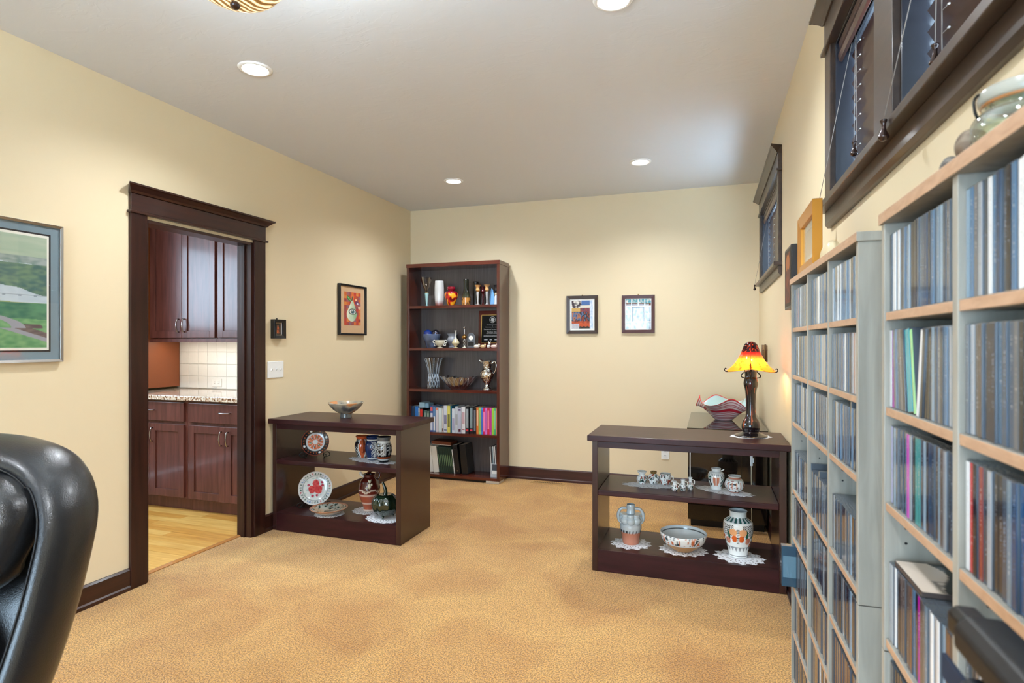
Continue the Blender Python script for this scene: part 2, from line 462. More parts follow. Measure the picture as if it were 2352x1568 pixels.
window('window_1', 'high dark-framed double window above the CD racks', WINS)
window('window_2', 'high dark-framed window near the far corner', [WIN2])

def tassel_mb(mb, x, y, z, mi=0):
    prof = smooth_prof([(0.007, 0.046), (0.0075, 0.044), (0.0045, 0.036), (0.005, 0.024), (0.0105, 0.012), (0.011, 0.007), (0.006, 0.001), (0.002, 0.0)], 3)
    mb.lathe(prof[::-1], 14, mi, x, y, z, capb=True, capt=True)
def blind(label, l0, l1, tassels, group=None):
    b = tag(empty('window_blind', (XR + 0.055, (l0 + l1) / 2, WZ0)), label, 'blind')
    inv = Matrix.Translation(-b.location)
    def part(nm, mb, mat, bevel=0):
        o = mb.build(nm, mat, b, bevel); o.matrix_parent_inverse = inv; return o
    y0, y1 = l0 + 0.024, l1 - 0.024
    part('headrail', MB().box(XR + 0.030, XR + 0.082, y0, y1, WZ1 - 0.052, WZ1 - 0.012), M['headrail'], 0.002)
    part('valance', MB().prism([(XR + 0.004, WZ1 - 0.075), (XR + 0.014, WZ1 - 0.078), (XR + 0.016, WZ1 - 0.012), (XR + 0.002, WZ1 - 0.012), (XR + 0.006, WZ1 - 0.03), (XR + 0.001, WZ1 - 0.055)], 'y', y0 - 0.004, y1 + 0.004), slat_m, 0.001)
    n = 10; zt = WZ1 - 0.085; sp = (zt - WZ0 - 0.035) / (n - 1)
    tilt = R(60); hw = 0.025
    sm = MB(); th = 0.0014
    ux, uz = cos(tilt), -sin(tilt)          # towards the outside the slat drops
    nx, nz = sin(tilt), cos(tilt)
    quad = [(-hw * ux - th * nx, -hw * uz - th * nz), (hw * ux - th * nx, hw * uz - th * nz), (hw * ux + th * nx, hw * uz + th * nz), (-hw * ux + th * nx, -hw * uz + th * nz)]
    sm.prism(quad, 'y', -(y1 - y0) / 2, (y1 - y0) / 2)
    first = None
    for i in range(n):
        if first is None: o = first = sm.build('slat', slat_m, b)
        else:
            o = first.copy(); COL.objects.link(o); o.parent = b
        o.location = (0, 0, zt - i * sp - WZ0)
    part('bottom_rail', MB().box(XR + 0.036, XR + 0.076, y0, y1, WZ0 + 0.003, WZ0 + 0.016), slat_m, 0.002)
    for fy in (0.24, 0.76) if (l1 - l0) < 0.8 else (0.08, 0.36, 0.64, 0.92):
        y = l1 + (l0 - l1) * fy
        c = MB()
        for xx in (XR + 0.033, XR + 0.078):
            c.tube([(xx, y, WZ0 + 0.01), (xx, y, WZ1 - 0.05)], 0.0011, 5)
        for i in range(n):
            zz = zt - i * sp
            c.tube([(XR + 0.033, y, zz + 0.010), (XR + 0.040, y - 0.012, zz + 0.016)], 0.0009, 4)
            c.tube([(XR + 0.040, y - 0.012, zz + 0.016), (XR + 0.040, y - 0.018, zz + 0.014)], 0.0022, 5, 1)  # white tips stand for glints on the cord ties
        o = c.build('ladder_cord', [M['cord'], M['white']], b); o.matrix_parent_inverse = inv
    for (tx, ty, tz, top_y) in tassels:
        c = MB(); c.tube([(tx, ty, tz + 0.044), (XR + 0.026, top_y, WZ1 - 0.055)], 0.0011, 5)
        lc = c.build('lift_cord', M['cord'], b); lc.matrix_parent_inverse = inv
        t = MB(); tassel_mb(t, tx, ty, tz)
        o = t.build('tassel', M['bronze'], lc); o.matrix_parent_inverse = Matrix.Identity(4)
    return b
M['headrail'] = pr('headrail_metal', S(70, 72, 78), 0.25, 0.7)
blind('brown slat blind in the double window, pane nearer the gold frame', WINS[1][0], WINS[1][1], [(XR + 0.018, 2.08, 1.930, 2.10), (0.360, 2.262, 1.760, 2.15)])
blind('brown slat blind in the double window, pane above the glass jar', WINS[0][0], WINS[0][1], [(0.361, 1.455, 1.780, 1.36), (XR + 0.018, 1.389, 1.900, 1.39)])
blind('dark slat blind in the small window near the far corner', WIN2[0], WIN2[1], [(0.360, 5.16, 1.775, 5.02)])

# rear window behind the camera, lengthened to a door to let in more daylight
w3 = struct(empty('door_2', (-1.25, YR, 0.0))); w3['label'] = 'rear window lengthened to a glazed patio door, unseen behind the viewer'
s = MB()
for (x0, x1, z0, z1) in ((-2.4, -0.1, 0.06, 0.14), (-2.4, -0.1, 2.25, 2.3), (-2.4, -2.34, 0.14, 2.25), (-0.16, -0.1, 0.14, 2.25), (-1.29, -1.21, 0.14, 2.25)):
    s.box(x0, x1, YR - 0.10, YR - 0.05, z0, z1)
o = s.build('door_frame', M['wintrim'], w3); o.matrix_parent_inverse = Matrix.Translation(-w3.location)
for (x0, x1) in ((-2.34, -1.29), (-1.21, -0.16)):
    o = MB().box(x0, x1, YR - 0.078, YR - 0.072, 0.14, 2.25).build('pane', M['pane'], w3); o.matrix_parent_inverse = Matrix.Translation(-w3.location)
s = MB()
for (x0, x1, z0, z1) in ((-2.5, 0.0, 2.30, 2.40), (-2.5, -2.4, 0.0, 2.30), (-0.1, 0.0, 0.0, 2.30)):
    s.box(x0, x1, YR, YR + 0.02, z0, z1)
o = s.build('casing', M['wintrim'], w3); o.matrix_parent_inverse = Matrix.Translation(-w3.location)

struct(MB().box(-12, 8, -16, -3.2, -0.5, -0.25).build('ground_outside', pr('snowy_ground', S(206, 210, 216), 0.9)))['label'] = 'pale winter ground outside the patio door'
bark = pr('bare_bark', S(74, 64, 58), 0.9)
def bare_tree(label, x, y, hgt, seed):
    rnd = random.Random(seed)
    e = tag(empty('bare_tree', (x, y, -0.25)), label, 'tree', 'bare trees outside the patio door')
    tr = MB(); br = MB()
    def grow(mb, p, d, L, r, lvl):
        pts = [p]; q = p
        for i in range(4):
            d = (d + Vector((rnd.uniform(-.2, .2), rnd.uniform(-.2, .2), rnd.uniform(-.02, .15)))).normalized(); q = q + d * (L / 4); pts.append(q)
        mb.tube(pts, [r, r * .85, r * .7, r * .55, r * .4], 6)
        if lvl < 3:
            for i in range(5 if lvl == 0 else 4):
                t = pts[rnd.choice((1, 2, 2, 3, 3, 4))]; a = rnd.uniform(0, 2 * pi)
                grow(br, t, (d + Vector((cos(a), sin(a), 0.25)) * 0.9).normalized(), L * rnd.uniform(.5, .7), r * .5, lvl + 1)
    grow(tr, Vector((0, 0, 0)), Vector((0, 0, 1)), hgt * 0.55, 0.11, 0)
    tr.build('trunk', bark, e); br.build('branches', bark, e)
bare_tree('bare winter tree outside the patio door, left', -3.6, -7.5, 5.5, 3)
bare_tree('bare winter tree outside the patio door, middle', -1.2, -9.0, 6.5, 5)
bare_tree('bare winter tree outside the patio door, right', 1.6, -7.0, 5.0, 9)
# ------------------------------------------------------------------ the pantry beyond the doorway
PX0, PX1, PY0, PY1 = -5.40, XL - 0.115, 0.9, 4.12
struct(MB().box(PX0 - 0.1, PX1, PY1, PY1 + 0.1, 0, 2.6).build('wall_pantry_back', M['wall']))
wall_with_holes('wall_pantry_left', 'x', PX0 - 0.1, PX0, PY0, PY1, 0, 2.6, [(1.40, 3.30, 1.48, 2.42)], M['wall'])
struct(MB().box(PX0 - 0.1, PX1, PY0 - 0.1, PY0, 0, 2.6).build('wall_pantry_front', M['wall']))
struct(MB().box(PX0 - 0.1, PX1, PY0 - 0.1, PY1 + 0.1, 2.6, 2.7).build('ceiling_pantry', M['ceiling']))
w4 = struct(empty('window_3', (PX0, 2.35, 1.48))); w4['label'] = 'pantry window seen only as a reflection'
s = MB()
for (y0, y1, z0, z1) in ((1.40, 3.30, 1.48, 1.52), (1.40, 3.30, 2.38, 2.42), (1.40, 1.44, 1.52, 2.38), (3.26, 3.30, 1.52, 2.38)): s.box(PX0 - 0.07, PX0 - 0.03, y0, y1, z0, z1)
o = s.build('window_frame', M['wintrim'], w4); o.matrix_parent_inverse = Matrix.Translation(-w4.location)
o = MB().box(PX0 - 0.052, PX0 - 0.047, 1.44, 3.26, 1.52, 2.38).build('pane', M['pane'], w4); o.matrix_parent_inverse = Matrix.Translation(-w4.location)
fp = struct(MB().box(PX0, -3.075, PY0, PY1, -0.08, -0.012).build('floor_pantry', M['case']))
fp['label'] = 'honey oak plank floor seen through the doorway'
planks_m = [wood('oak_plank_%d' % i, S(*a), S(*b), 0.28, (0.7, 9, 5), 0.3, 3, 0.03, 5) for i, (a, b) in enumerate((((206, 148, 68), (234, 182, 98)), ((194, 134, 58), (224, 166, 82)), ((214, 160, 80), (240, 194, 112))))]
y = 2.05
while y < 3.62:
    x = -3.077
    while x > -4.75:
        L = random.uniform(0.45, 0.95); x1 = max(x - L, -4.75)
        pl = MB().box(x1 + 0.0007, x - 0.0007, y + 0.0006, y + 0.0824, -0.012, 0.002).build('plank', random.choice(planks_m), fp)
        x = x1
    y += 0.083

def handle(parent, p0, p1, out, r=0.0042):
    """arched pull between two points, standing off along out"""
    a, b = Vector(p0), Vector(p1); o = Vector(out)
    pts = [a]
    for t in (0.0, 0.12, 0.3, 0.5, 0.7, 0.88, 1.0):
        pts.append(a.lerp(b, t) + o * (0.6 + 0.4 * sin(pi * t)))
    pts.append(b)
    mb = MB().tube(pts, [r * 1.3, r * 1.1, r * 1.05, r * 1.2, r * 1.3, r * 1.2, r * 1.05, r * 1.1, r * 1.3], 8)
    h = mb.build('handle', M['pull'], parent)
    return h
M['pull'] = pr('pewter_pull', (0.40, 0.36, 0.34, 1), 0.25, 1.0)
def shaker(name, x0, x1, z0, z1, y, parent, mat):
    mb = MB(); f = 0.058; d = 0.020
    mb.box(x0, x0 + f, y, y + d, z0, z1); mb.box(x1 - f, x1, y, y + d, z0, z1)
    mb.box(x0 + f, x1 - f, y, y + d, z0, z0 + f); mb.box(x0 + f, x1 - f, y, y + d, z1 - f, z1)
    mb.box(x0 + f, x1 - f, y + 0.009, y + d, z0 + f, z1 - f)
    return mb.build(name, mat, parent, 0.0015)
YF = 3.525
def base_cabinet(label, x0, x1):
    c = tag(empty('base_cabinet'), label, 'cabinet')
    b = MB(); b.box(x0, x1, YF + 0.02, PY1 - 0.005, 0.10, 0.885); b.box(x0, x1, YF + 0.065, PY1 - 0.005, 0.003, 0.10)
    b.build('body', M['cab'], c)
    g = 0.024; xm = (x0 + x1) / 2
    dr = MB().box(x0 + g, x1 - g, YF, YF + 0.02, 0.716, 0.868).build('drawer', M['cab'], c, 0.003)
    handle(dr, (xm - 0.05, YF, 0.800), (xm + 0.05, YF, 0.800), (0, -0.028, 0))
    for (a, b2, hx) in ((x0 + g, xm - 0.002, xm - 0.032), (xm + 0.002, x1 - g, xm + 0.032)):
        d = shaker('cabinet_door', a, b2, 0.112, 0.692, YF, c, M['cab'])
        handle(d, (hx, YF, 0.655), (hx, YF, 0.548), (0, -0.028, 0))
    return c
base_cabinet('dark wood base cabinet with drawer beside the right doorway jamb', -3.922, -3.14)
base_cabinet('dark wood base cabinet with drawer behind the left doorway casing', -4.690, -3.924)
UF, UB = 3.79, 1.372
def upper_cabinet(label, x0, x1):
    c = tag(empty('upper_cabinet'), label, 'cabinet')
    b = MB(); b.box(x0, x1, UF + 0.02, PY1 - 0.012, UB, 2.45); b.box(x0, x1, UF + 0.006, UF + 0.026, UB - 0.022, UB + 0.004)
    b.build('body', M['cab'], c)
    g = 0.014; xm = (x0 + x1) / 2
    for (a, b2, hx) in ((x0 + g, xm - 0.002, xm - 0.032), (xm + 0.002, x1 - g, xm + 0.032)):
        d = shaker('cabinet_door', a, b2, UB + 0.014, 2.43, UF, c, M['cab'])
        handle(d, (hx, UF, UB + 0.065), (hx, UF, UB + 0.175), (0, -0.028, 0))
    return c
upper_cabinet('dark wood upper cabinet with two doors and paired pulls', -4.640, -3.892)
upper_cabinet('dark wood upper cabinet partly hidden by the right doorway jamb', -3.890, -3.14)
t = tag(empty('tall_cabinet'), 'tall wood cabinet side panel at the left end of the pantry counter', 'cabinet')
MB().box(PX0 + 0.01, -4.694, 3.40, PY1 - 0.005, 0.003, 0.885).build('body', M['cab'], t)
MB().box(PX0 + 0.01, -4.650, 3.44, PY1 - 0.012, 0.945, 2.45).build('side_panel', pr('glow_tinted_panel', S(140, 76, 40), 0.45), t)  # orange base puts the under-cabinet glow into the wood colour
def granite():
    m, nt, b = newmat('speckled_granite')
    tc = N(nt, 'ShaderNodeTexCoord'); v = N(nt, 'ShaderNodeTexVoronoi'); v.inputs['Scale'].default_value = 110
    no = N(nt, 'ShaderNodeTexNoise'); no.inputs['Scale'].default_value = 60; no.inputs['Detail'].default_value = 5
    r = ramp(nt, [(0.36, S(70, 52, 44)), (0.44, S(170, 120, 84)), (0.52, S(222, 206, 188)), (0.66, S(238, 230, 220))])
    nt.links.new(tc.outputs['Object'], no.inputs['Vector']); nt.links.new(no.outputs[0], r.inputs[0]); nt.links.new(r.outputs[0], b.inputs['Base Color'])
    b.inputs['Roughness'].default_value = 0.08; b.inputs['Coat Weight'].default_value = 0.3
    return m
tag(MB().box(-4.692, -3.14, YF - 0.025, PY1 - 0.001, 0.887, 0.924).build('countertop', granite(), None, 0.004), 'speckled granite countertop in the pantry', 'countertop')
# backsplash tiles
bs = struct(MB().box(-4.69, -3.14, PY1 - 0.004, PY1 - 0.0005, 0.925, 1.372).build('wall_backsplash', pr('grout', S(206, 206, 202), 0.8)))
bs['label'] = 'white square tile backsplash above the pantry counter'
tile_m = pr('white_tile', S(240, 241, 240), 0.12, coat=0.3)
tm = None
x = -4.648
while x < -3.18:
    for k in range(4):
        z = 0.930 + k * 0.1105
        if tm is None: o = tm = MB().box(-0.0535, 0.0535, -0.006, 0, -0.0535, 0.0535).build('tile', tile_m, bs, 0.0015, seg=1)
        else:
            o = tm.copy(); COL.objects.link(o); o.parent = bs
        o.location = (x + 0.055, PY1 - 0.004, z + 0.0545)
    x += 0.1100
def outlet(label, loc, rz, cat='outlet'):
    e = tag(empty('wall_outlet', loc, rz), label, cat)
    MB().box(-0.036, 0.036, -0.006, 0, -0.057, 0.057).build('cover_plate', M['white'], e, 0.003)
    for dz in (-0.021, 0.021):
        r = MB().box(-0.017, 0.017, -0.0085, -0.005, dz - 0.014, dz + 0.014).build('receptacle', M['white'], e, 0.004)
        sl = MB()
        for sx in (-0.0065, 0.0065): sl.box(sx - 0.0012, sx + 0.0012, -0.0090, -0.0080, dz - 0.004, dz + 0.006)
        sl.build('slots', M['black'], r)
    return e
o = outlet('white double outlet on the pantry backsplash', (-4.205, PY1 - 0.0105, 0.985), 0)
o.rotation_euler = (0, R(90), 0)
outlet('white double outlet low on the back wall', (-0.374, YB - 0.0005, 0.335), 0)
us = tag(empty('under_cabinet_light', (-4.1, 3.90, UB - 0.001)), 'slim light strip under the pantry upper cabinets', 'light')
MB().box(-0.5, 0.5, -0.02, 0.02, -0.014, 0).build('housing', M['white'], us)
MB().box(-0.48, 0.48, -0.015, 0.015, -0.0165, -0.0142).build('diffuser', pr('strip_glow', (1, 1, 1, 1), emis=(1.0, 0.90, 0.74, 1), estr=LAMP_POWER['strip']), us)
# ================================================================== LIGHTS ON THE CEILING
lens_m = pr('lamp_lens', (1, 1, 1, 1), emis=(0.96, 0.98, 1.0, 1), estr=14)
lens_p = pr('pantry_lamp_lens', (1, 1, 1, 1), emis=(0.96, 0.98, 1.0, 1), estr=14)
def downlight(label, x, y, z=HC, lm=None):
    e = tag(empty('recessed_downlight', (x, y, z)), label, 'ceiling light', 'recessed downlights in the ceiling')
    prof = smooth_prof([(0.058, -0.001), (0.060, -0.006), (0.068, -0.010), (0.078, -0.007), (0.083, -0.001)], 3)
    MB().lathe(prof, 40, capb=False).build('trim_ring', M['white'], e)
    MB().lathe([(0.0005, -0.004), (0.030, -0.0045), (0.058, -0.003)], 32, capb=True).build('lens', lm or lens_m, e)
    l = bpy.data.lights.new('downlight_beam', 'SPOT'); l.energy = LAMP_POWER['pantry' if lm else 'down']; l.color = (0.88, 0.94, 1.0); l.spot_size = R(150); l.spot_blend = 0.9; l.shadow_soft_size = 0.055
    lo = bpy.data.objects.new('downlight_beam', l); COL.objects.link(lo); lo.parent = e; lo.location = (0, 0, -0.012)
    return e
downlight('recessed downlight in the ceiling left of the chandelier-side, over the doorway', -2.185, 2.377)
downlight('recessed downlight cut by the top edge of the picture', -0.367, 2.365)
downlight('recessed downlight above the tall bookcase', -2.078, 4.568)
downlight('recessed downlight nearest the far window', -0.496, 4.548)
for (x, y, w) in ((-1.95, -0.10, 'left'), (-0.40, 0.15, 'right'), (-1.3, -1.9, 'middle')):
    downlight('recessed downlight behind the viewer, ' + w, x, y)
downlight('recessed downlight in the pantry ceiling', -3.95, 2.75, 2.6, lens_p)
# bowl-shaped chandelier whose underside shows at the top edge
ch = tag(empty('bowl_chandelier', (-1.28, 1.315, HC)), 'cream ribbed bowl chandelier at the top edge of the picture', 'chandelier')
MB().lathe(smooth_prof([(0.07, -0.001), (0.07, -0.018), (0.03, -0.035), (0.008, -0.045)], 4), 24, capb=True).build('canopy', M['bronze'], ch)
MB().tube([(0, 0, -0.04), (0, 0, -0.40)], 0.007, 10).build('stem', M['bronze'], ch)
bowl_m, nt, b = newmat('alabaster_rope_glass')
wv = N(nt, 'ShaderNodeTexWave'); wv.inputs['Scale'].default_value = 16; wv.inputs['Distortion'].default_value = 5; wv.inputs['Detail'].default_value = 2
tc = N(nt, 'ShaderNodeTexCoord'); rp = ramp(nt, [(0.25, S(128, 92, 44)), (0.6, S(214, 184, 130)), (0.85, S(250, 236, 204))])
nt.links.new(tc.outputs['Object'], wv.inputs['Vector']); nt.links.new(wv.outputs[0], rp.inputs[0]); nt.links.new(rp.outputs[0], b.inputs['Base Color']); nt.links.new(rp.outputs[0], b.inputs['Emission Color'])
b.inputs['Emission Strength'].default_value = 0.55; b.inputs['Roughness'].default_value = 0.3
MB().lathe(smooth_prof([(0.004, -0.425), (0.04, -0.422), (0.075, -0.412), (0.105, -0.395), (0.135, -0.360), (0.150, -0.320)], 5), 48, rfn=lambda th, t: 1 + 0.012 * cos(24 * th) * t).build('glass_bowl', bowl_m, ch)
for k in range(3):
    a = 2 * pi * k / 3 + 0.4
    MB().tube([(0.148 * cos(a), 0.148 * sin(a), -0.320), (0.09 * cos(a), 0.09 * sin(a), -0.23), (0.01 * cos(a), 0.01 * sin(a), -0.12)], 0.004, 8).build('arm', M['bronze'], ch)
MB().lathe(smooth_prof([(0.001, -0.446), (0.010, -0.442), (0.014, -0.434), (0.010, -0.426)], 3), 16).build('finial', M['bronze'], ch)
for k in range(3):
    a = 2 * pi * k / 3
    MB().ball((0.06 * cos(a), 0.06 * sin(a), -0.31), 0.024, 14, 8).build('bulb', pr('bulb_glow', (1, 1, 1, 1), emis=(0.74, 0.90, 1.0, 1), estr=LAMP_POWER['chandelier'] * 6), ch)
# floor register by the back wall
v = tag(empty('floor_vent', (-1.455, 5.375, 0.0)), 'tan metal floor vent in the carpet by the back wall', 'vent')
vm = pr('tan_metal', S(190, 150, 96), 0.4)
s = MB(); s.box(-0.165, 0.165, -0.042, -0.030, 0.001, 0.006); s.box(-0.165, 0.165, 0.030, 0.042, 0.001, 0.006); s.box(-0.165, -0.145, -0.03, 0.03, 0.001, 0.006); s.box(0.145, 0.165, -0.03, 0.03, 0.001, 0.006)
s.build('frame', vm, v)
MB().box(-0.146, 0.146, -0.031, 0.031, 0.0008, 0.002).build('duct_shade', M['black'], v)  # black sheet stands for the shade down in the duct
for k in range(17):
    MB().box(-0.140 + k * 0.0172, -0.133 + k * 0.0172, -0.030, 0.030, 0.002, 0.0055).build('louver', vm, v)
# triple switch
e = tag(empty('light_switch_plate', (XL, 3.448, 1.149), R(90)), 'white triple light switch plate beside the doorway', 'switch')
MB().box(-0.083, 0.083, -0.007, 0, -0.060, 0.060).build('cover_plate', M['white'], e, 0.004)
for k in (-1, 0, 1):
    o = MB().prism([(-0.007, -0.010), (-0.018, 0.004), (-0.016, 0.010), (-0.007, 0.008)], 'x', k * 0.046 - 0.005, k * 0.046 + 0.005).build('toggle', M['white'], e)
# ================================================================== LARGE FURNITURE
def low_case(label, x0, x1, tx0, tx1, zmid, pl=0.033, prr=0.036):
    c = tag(empty('low_bookcase', ((x0 + x1) / 2, 3.60, 0)), label, 'bookcase')
    inv = Matrix.Translation(-c.location)
    def part(nm, mb, mat, bv=0.002):
        o = mb.build(nm, mat, c, bv); o.matrix_parent_inverse = inv; return o
    Y0, Y1 = 3.395, 3.825
    part('top', MB().box(tx0, tx1, Y0 - 0.024, Y1 + 0.012, 0.766, 0.800), M['case'], 0.004)
    part('side_panel', MB().box(x0, x0 + pl, Y0, Y1, 0.002, 0.766), M['case_v'], 0.002)
    part('side_panel', MB().box(x1 - prr, x1, Y0, Y1, 0.002, 0.766), M['case_v'], 0.002)
    part('rail', MB().box(x0 + pl, x1 - prr, Y0, Y0 + 0.02, 0.728, 0.766), M['case'], 0.001)
    part('rail', MB().box(x0 + pl, x1 - prr, Y1 - 0.02, Y1, 0.728, 0.766), M['case'], 0.001)
    part('shelf', MB().box(x0 + pl, x1 - prr, Y0 + 0.002, Y1 - 0.002, zmid - 0.032, zmid), M['case'], 0.005)
    part('shelf', MB().box(x0 + pl, x1 - prr, Y0 + 0.018, Y1 - 0.018, 0.106, 0.128), M['case'], 0.001)
    part('plinth', MB().box(x0 + pl, x1 - prr, Y0, Y0 + 0.018, 0.002, 0.128), M['case'], 0.001)
    part('plinth', MB().box(x0 + pl, x1 - prr, Y1 - 0.018, Y1, 0.002, 0.128), M['case'], 0.001)
    return c
low_case('low dark wood open bookcase against the left wall, beside the doorway', XL + 0.023, -1.927, XL + 0.001, -1.902, 0.507)
low_case('low dark wood open bookcase against the right wall, carrying the orange lamp', -0.650, 0.395, -0.676, 0.414, 0.477)

# tall bookcase
T = tag(empty('tall_bookcase', (-2.376, 5.32, 0)), 'tall mahogany bookcase with four shelves in the far left corner', 'bookcase')
inv = Matrix.Translation(-T.location)
def tpart(nm, mb, mat, bv=0.002):
    o = mb.build(nm, mat, T, bv); o.matrix_parent_inverse = inv; return o
TX0, TX1, TY0, TY1 = -2.872, -1.880, 5.180, 5.452
TS = [1.712, 1.294, 0.885, 0.461, 0.050]
tpart('top', MB().box(TX0 - 0.003, TX1 + 0.003, TY0 - 0.004, TY1, 2.095, 2.132), M['tall'])
tpart('side_panel', MB().box(TX0, TX0 + 0.028, TY0, TY1, 0.024, 2.095), M['tall_v'])
tpart('side_panel', MB().box(TX1 - 0.028, TX1, TY0, TY1, 0.024, 2.095), M['tall_v'])
tpart('back_panel', MB().box(TX0 + 0.028, TX1 - 0.028, TY1 - 0.010, TY1 - 0.002, 0.024, 2.095), M['tall_back'], 0)
for z in TS:
    tpart('shelf', MB().box(TX0 + 0.028, TX1 - 0.028, TY0 + (0.0 if z < 0.1 else 0.004), TY1 - 0.011, z - 0.027, z), M['tall'])
tpart('base', MB().box(TX0 + 0.03, TX1 - 0.16, TY0 + 0.02, TY1, 0.002, 0.024), M['black'], 0)
tpart('riser_block', MB().box(TX1 - 0.135, TX1 - 0.002, TY0 - 0.012, TY0 + 0.14, 0.001, 0.024), pr('pale_block', S(180, 168, 152), 0.7), 0.002)
tpart('riser_block', MB().box(TX0 + 0.002, TX0 + 0.135, TY0 - 0.012, TY0 + 0.14, 0.001, 0.024), pr('pale_block_left', S(180, 168, 152), 0.7), 0.002)

# dark cabinet in the far right corner
A = tag(empty('glass_door_cabinet', (0.13, 4.95, 0)), 'glossy black cabinet with a glass door behind the right low bookcase', 'cabinet')
inv = Matrix.Translation(-A.location)
def apart(nm, mb, mat, bv=0.002):
    o = mb.build(nm, mat, A, bv); o.matrix_parent_inverse = inv; return o
cabm = pr('black_brown_lacquer', S(26, 15, 14), 0.12, coat=0.4)
ax0, ax1, ay0, ay1 = -0.143, 0.394, 4.440, 5.452
apart('top', MB().box(ax0 - 0.006, ax1 + 0.004, ay0 - 0.006, ay1, 0.704, 0.722), M['blackgloss'], 0.002)
apart('side_panel', MB().box(ax0, ax0 + 0.03, ay0 + 0.02, ay1, 0.05, 0.704), cabm)
apart('side_panel', MB().box(ax1 - 0.03, ax1, ay0 + 0.02, ay1, 0.05, 0.704), cabm)
apart('back_panel', MB().box(ax0 + 0.03, ax1 - 0.03, ay1 - 0.015, ay1 - 0.003, 0.05, 0.704), cabm, 0)
apart('shelf', MB().box(ax0 + 0.03, ax1 - 0.03, ay0 + 0.04, ay1 - 0.015, 0.36, 0.378), M['tall'])
apart('floor_panel', MB().box(ax0 + 0.03, ax1 - 0.03, ay0 + 0.02, ay1 - 0.015, 0.05, 0.07), M['tall'])
apart('plinth', MB().box(ax0 + 0.02, ax1 - 0.02, ay0 + 0.03, ay1 - 0.02, 0.002, 0.05), M['black'], 0)
dr = apart('glass_door', MB().box(ax0 + 0.001, ax1 - 0.001, ay0, ay0 + 0.008, 0.055, 0.702), pr('smoked_glass', S(12, 9, 9), 0.03, coat=0.6, trans=0.0), 0.001)
o = MB().box(ax0 + 0.012, ax0 + 0.020, ay0 - 0.012, ay0, 0.28, 0.66).build('handle', M['nickel'], dr); o.matrix_parent_inverse = Matrix.Identity(4)

# ------------------------------------------------------------------ CD racks
SHELF_Z = [1.390, 1.237, 1.083, 0.863, 0.705, 0.545, 0.393, 0.235, 0.075]
RD = 0.143
def rbox(mb, x0, x1, y0, y1, z0, z1):
    b = len(mb.f); mb.box(x0, x1, y0, y1, z0, z1); mb.m[b + 2] = 1
def rack(label, loc, rz, posts):
    e = tag(empty('cd_rack', loc, rz), label, 'shelf')
    mats = [M['lam'], M['lam_e']]
    L = posts[-1] + 0.016
    m = MB(); rbox(m, -0.004, L + 0.004, -0.004, RD, 1.534, 1.552); m.build('top_board', mats, e, 0.001)
    for i, p in enumerate(posts):
        if i in (0, len(posts) - 1):
            m = MB(); rbox(m, p, p + 0.016, 0, RD, 0.842, 1.534); m.build('side_panel', [M['lam'], M['lam_post']], e, 0.001)
            m = MB(); rbox(m, p, p + 0.016, 0, RD, 0.002, 0.840); m.build('side_panel', [M['lam'], M['lam_post']], e, 0.001)
        else:
            m = MB(); rbox(m, p, p + 0.016, 0.001, RD, 0.06, 1.534); m.build('divider', [M['lam'], M['lam_post']], e, 0.001)
    for i in range(len(posts) - 1):
        for z in SHELF_Z:
            m = MB(); rbox(m, posts[i] + 0.016, posts[i + 1], 0.002, RD, z - 0.0135, z); m.build('shelf_board', mats, e, 0.001)
            if i == 0 or True:
                h = MB()
                for zz in (z - 0.040, z - 0.064):
                    h.tube([(posts[i] + 0.0155, 0.030, zz), (posts[i] + 0.0166, 0.030, zz)], 0.0022, 8)
                if z < 1.2 and z > 0.3: h.build('pin_hole_shade', M['black'], e)  # black discs painted for the shade inside the drilled holes
    MB().box(posts[0] + 0.016, posts[-1], 0.004, 0.016, 0.002, 0.060).build('plinth', M['lam'], e)
    MB().box(posts[0] + 0.016, posts[-1], RD - 0.004, RD, 0.06, 1.534).build('back_panel', M['lam'], e)
    return e
M['lam_post'] = wood('rack_laminate_post_edge', S(150, 146, 136), S(176, 172, 160), 0.42, (9, 9, 0.8), 0.0, 3, 0.02, 6)
POST_A = [0.0, 0.301, 0.581, 0.856]
POST_B = [0.0, 0.290, 0.580, 0.870]
LOC_A, RZ_A = (0.261, 2.130, 0), R(-89.4)
LOC_B, RZ_B = (0.270, 1.100, 0), R(-90)
RACK_A = rack('pale wood CD rack farther along the right wall, topped by the gold frame', LOC_A, RZ_A, POST_A)
RACK_B = rack('pale wood CD rack nearest the viewer, topped by the glass jar', LOC_B, RZ_B, POST_B)
cap = MB().tube([(0.016, 0.075, 1.013), (0.0185, 0.075, 1.013)], 0.0085, 16).build('cam_cap', M['white'], RACK_B)

# ================================================================== COMPACT DISCS
PAL = {'white': (236, 238, 240), 'pale grey': (196, 202, 210), 'pale blue': (160, 190, 214), 'grey': (124, 128, 134), 'taupe': (112, 100, 96), 'charcoal': (46, 48, 54), 'black': (16, 16, 18),
       'slate blue': (66, 90, 116), 'steel blue': (84, 130, 170), 'navy': (20, 36, 62), 'deep blue': (16, 84, 140), 'pink': (226, 60, 110), 'brick red': (150, 62, 56), 'teal': (18, 168, 184),  # blue tints partly stand for window light reflected in the spines
       'light green': (160, 222, 150), 'magenta': (168, 22, 150), 'hot pink': (214, 80, 200), 'lavender': (176, 176, 214), 'brown': (110, 74, 54), 'red': (190, 40, 50), 'sea green': (60, 150, 150)}
COMMON_B = ['slate blue'] * 4 + ['steel blue'] * 4 + ['navy'] * 3 + ['pale blue'] * 3 + ['grey'] * 3 + ['charcoal'] * 2 + ['pale grey'] * 2 + ['deep blue'] * 3 + ['white']  # bluer mix puts the reflected window into the near rack's colours
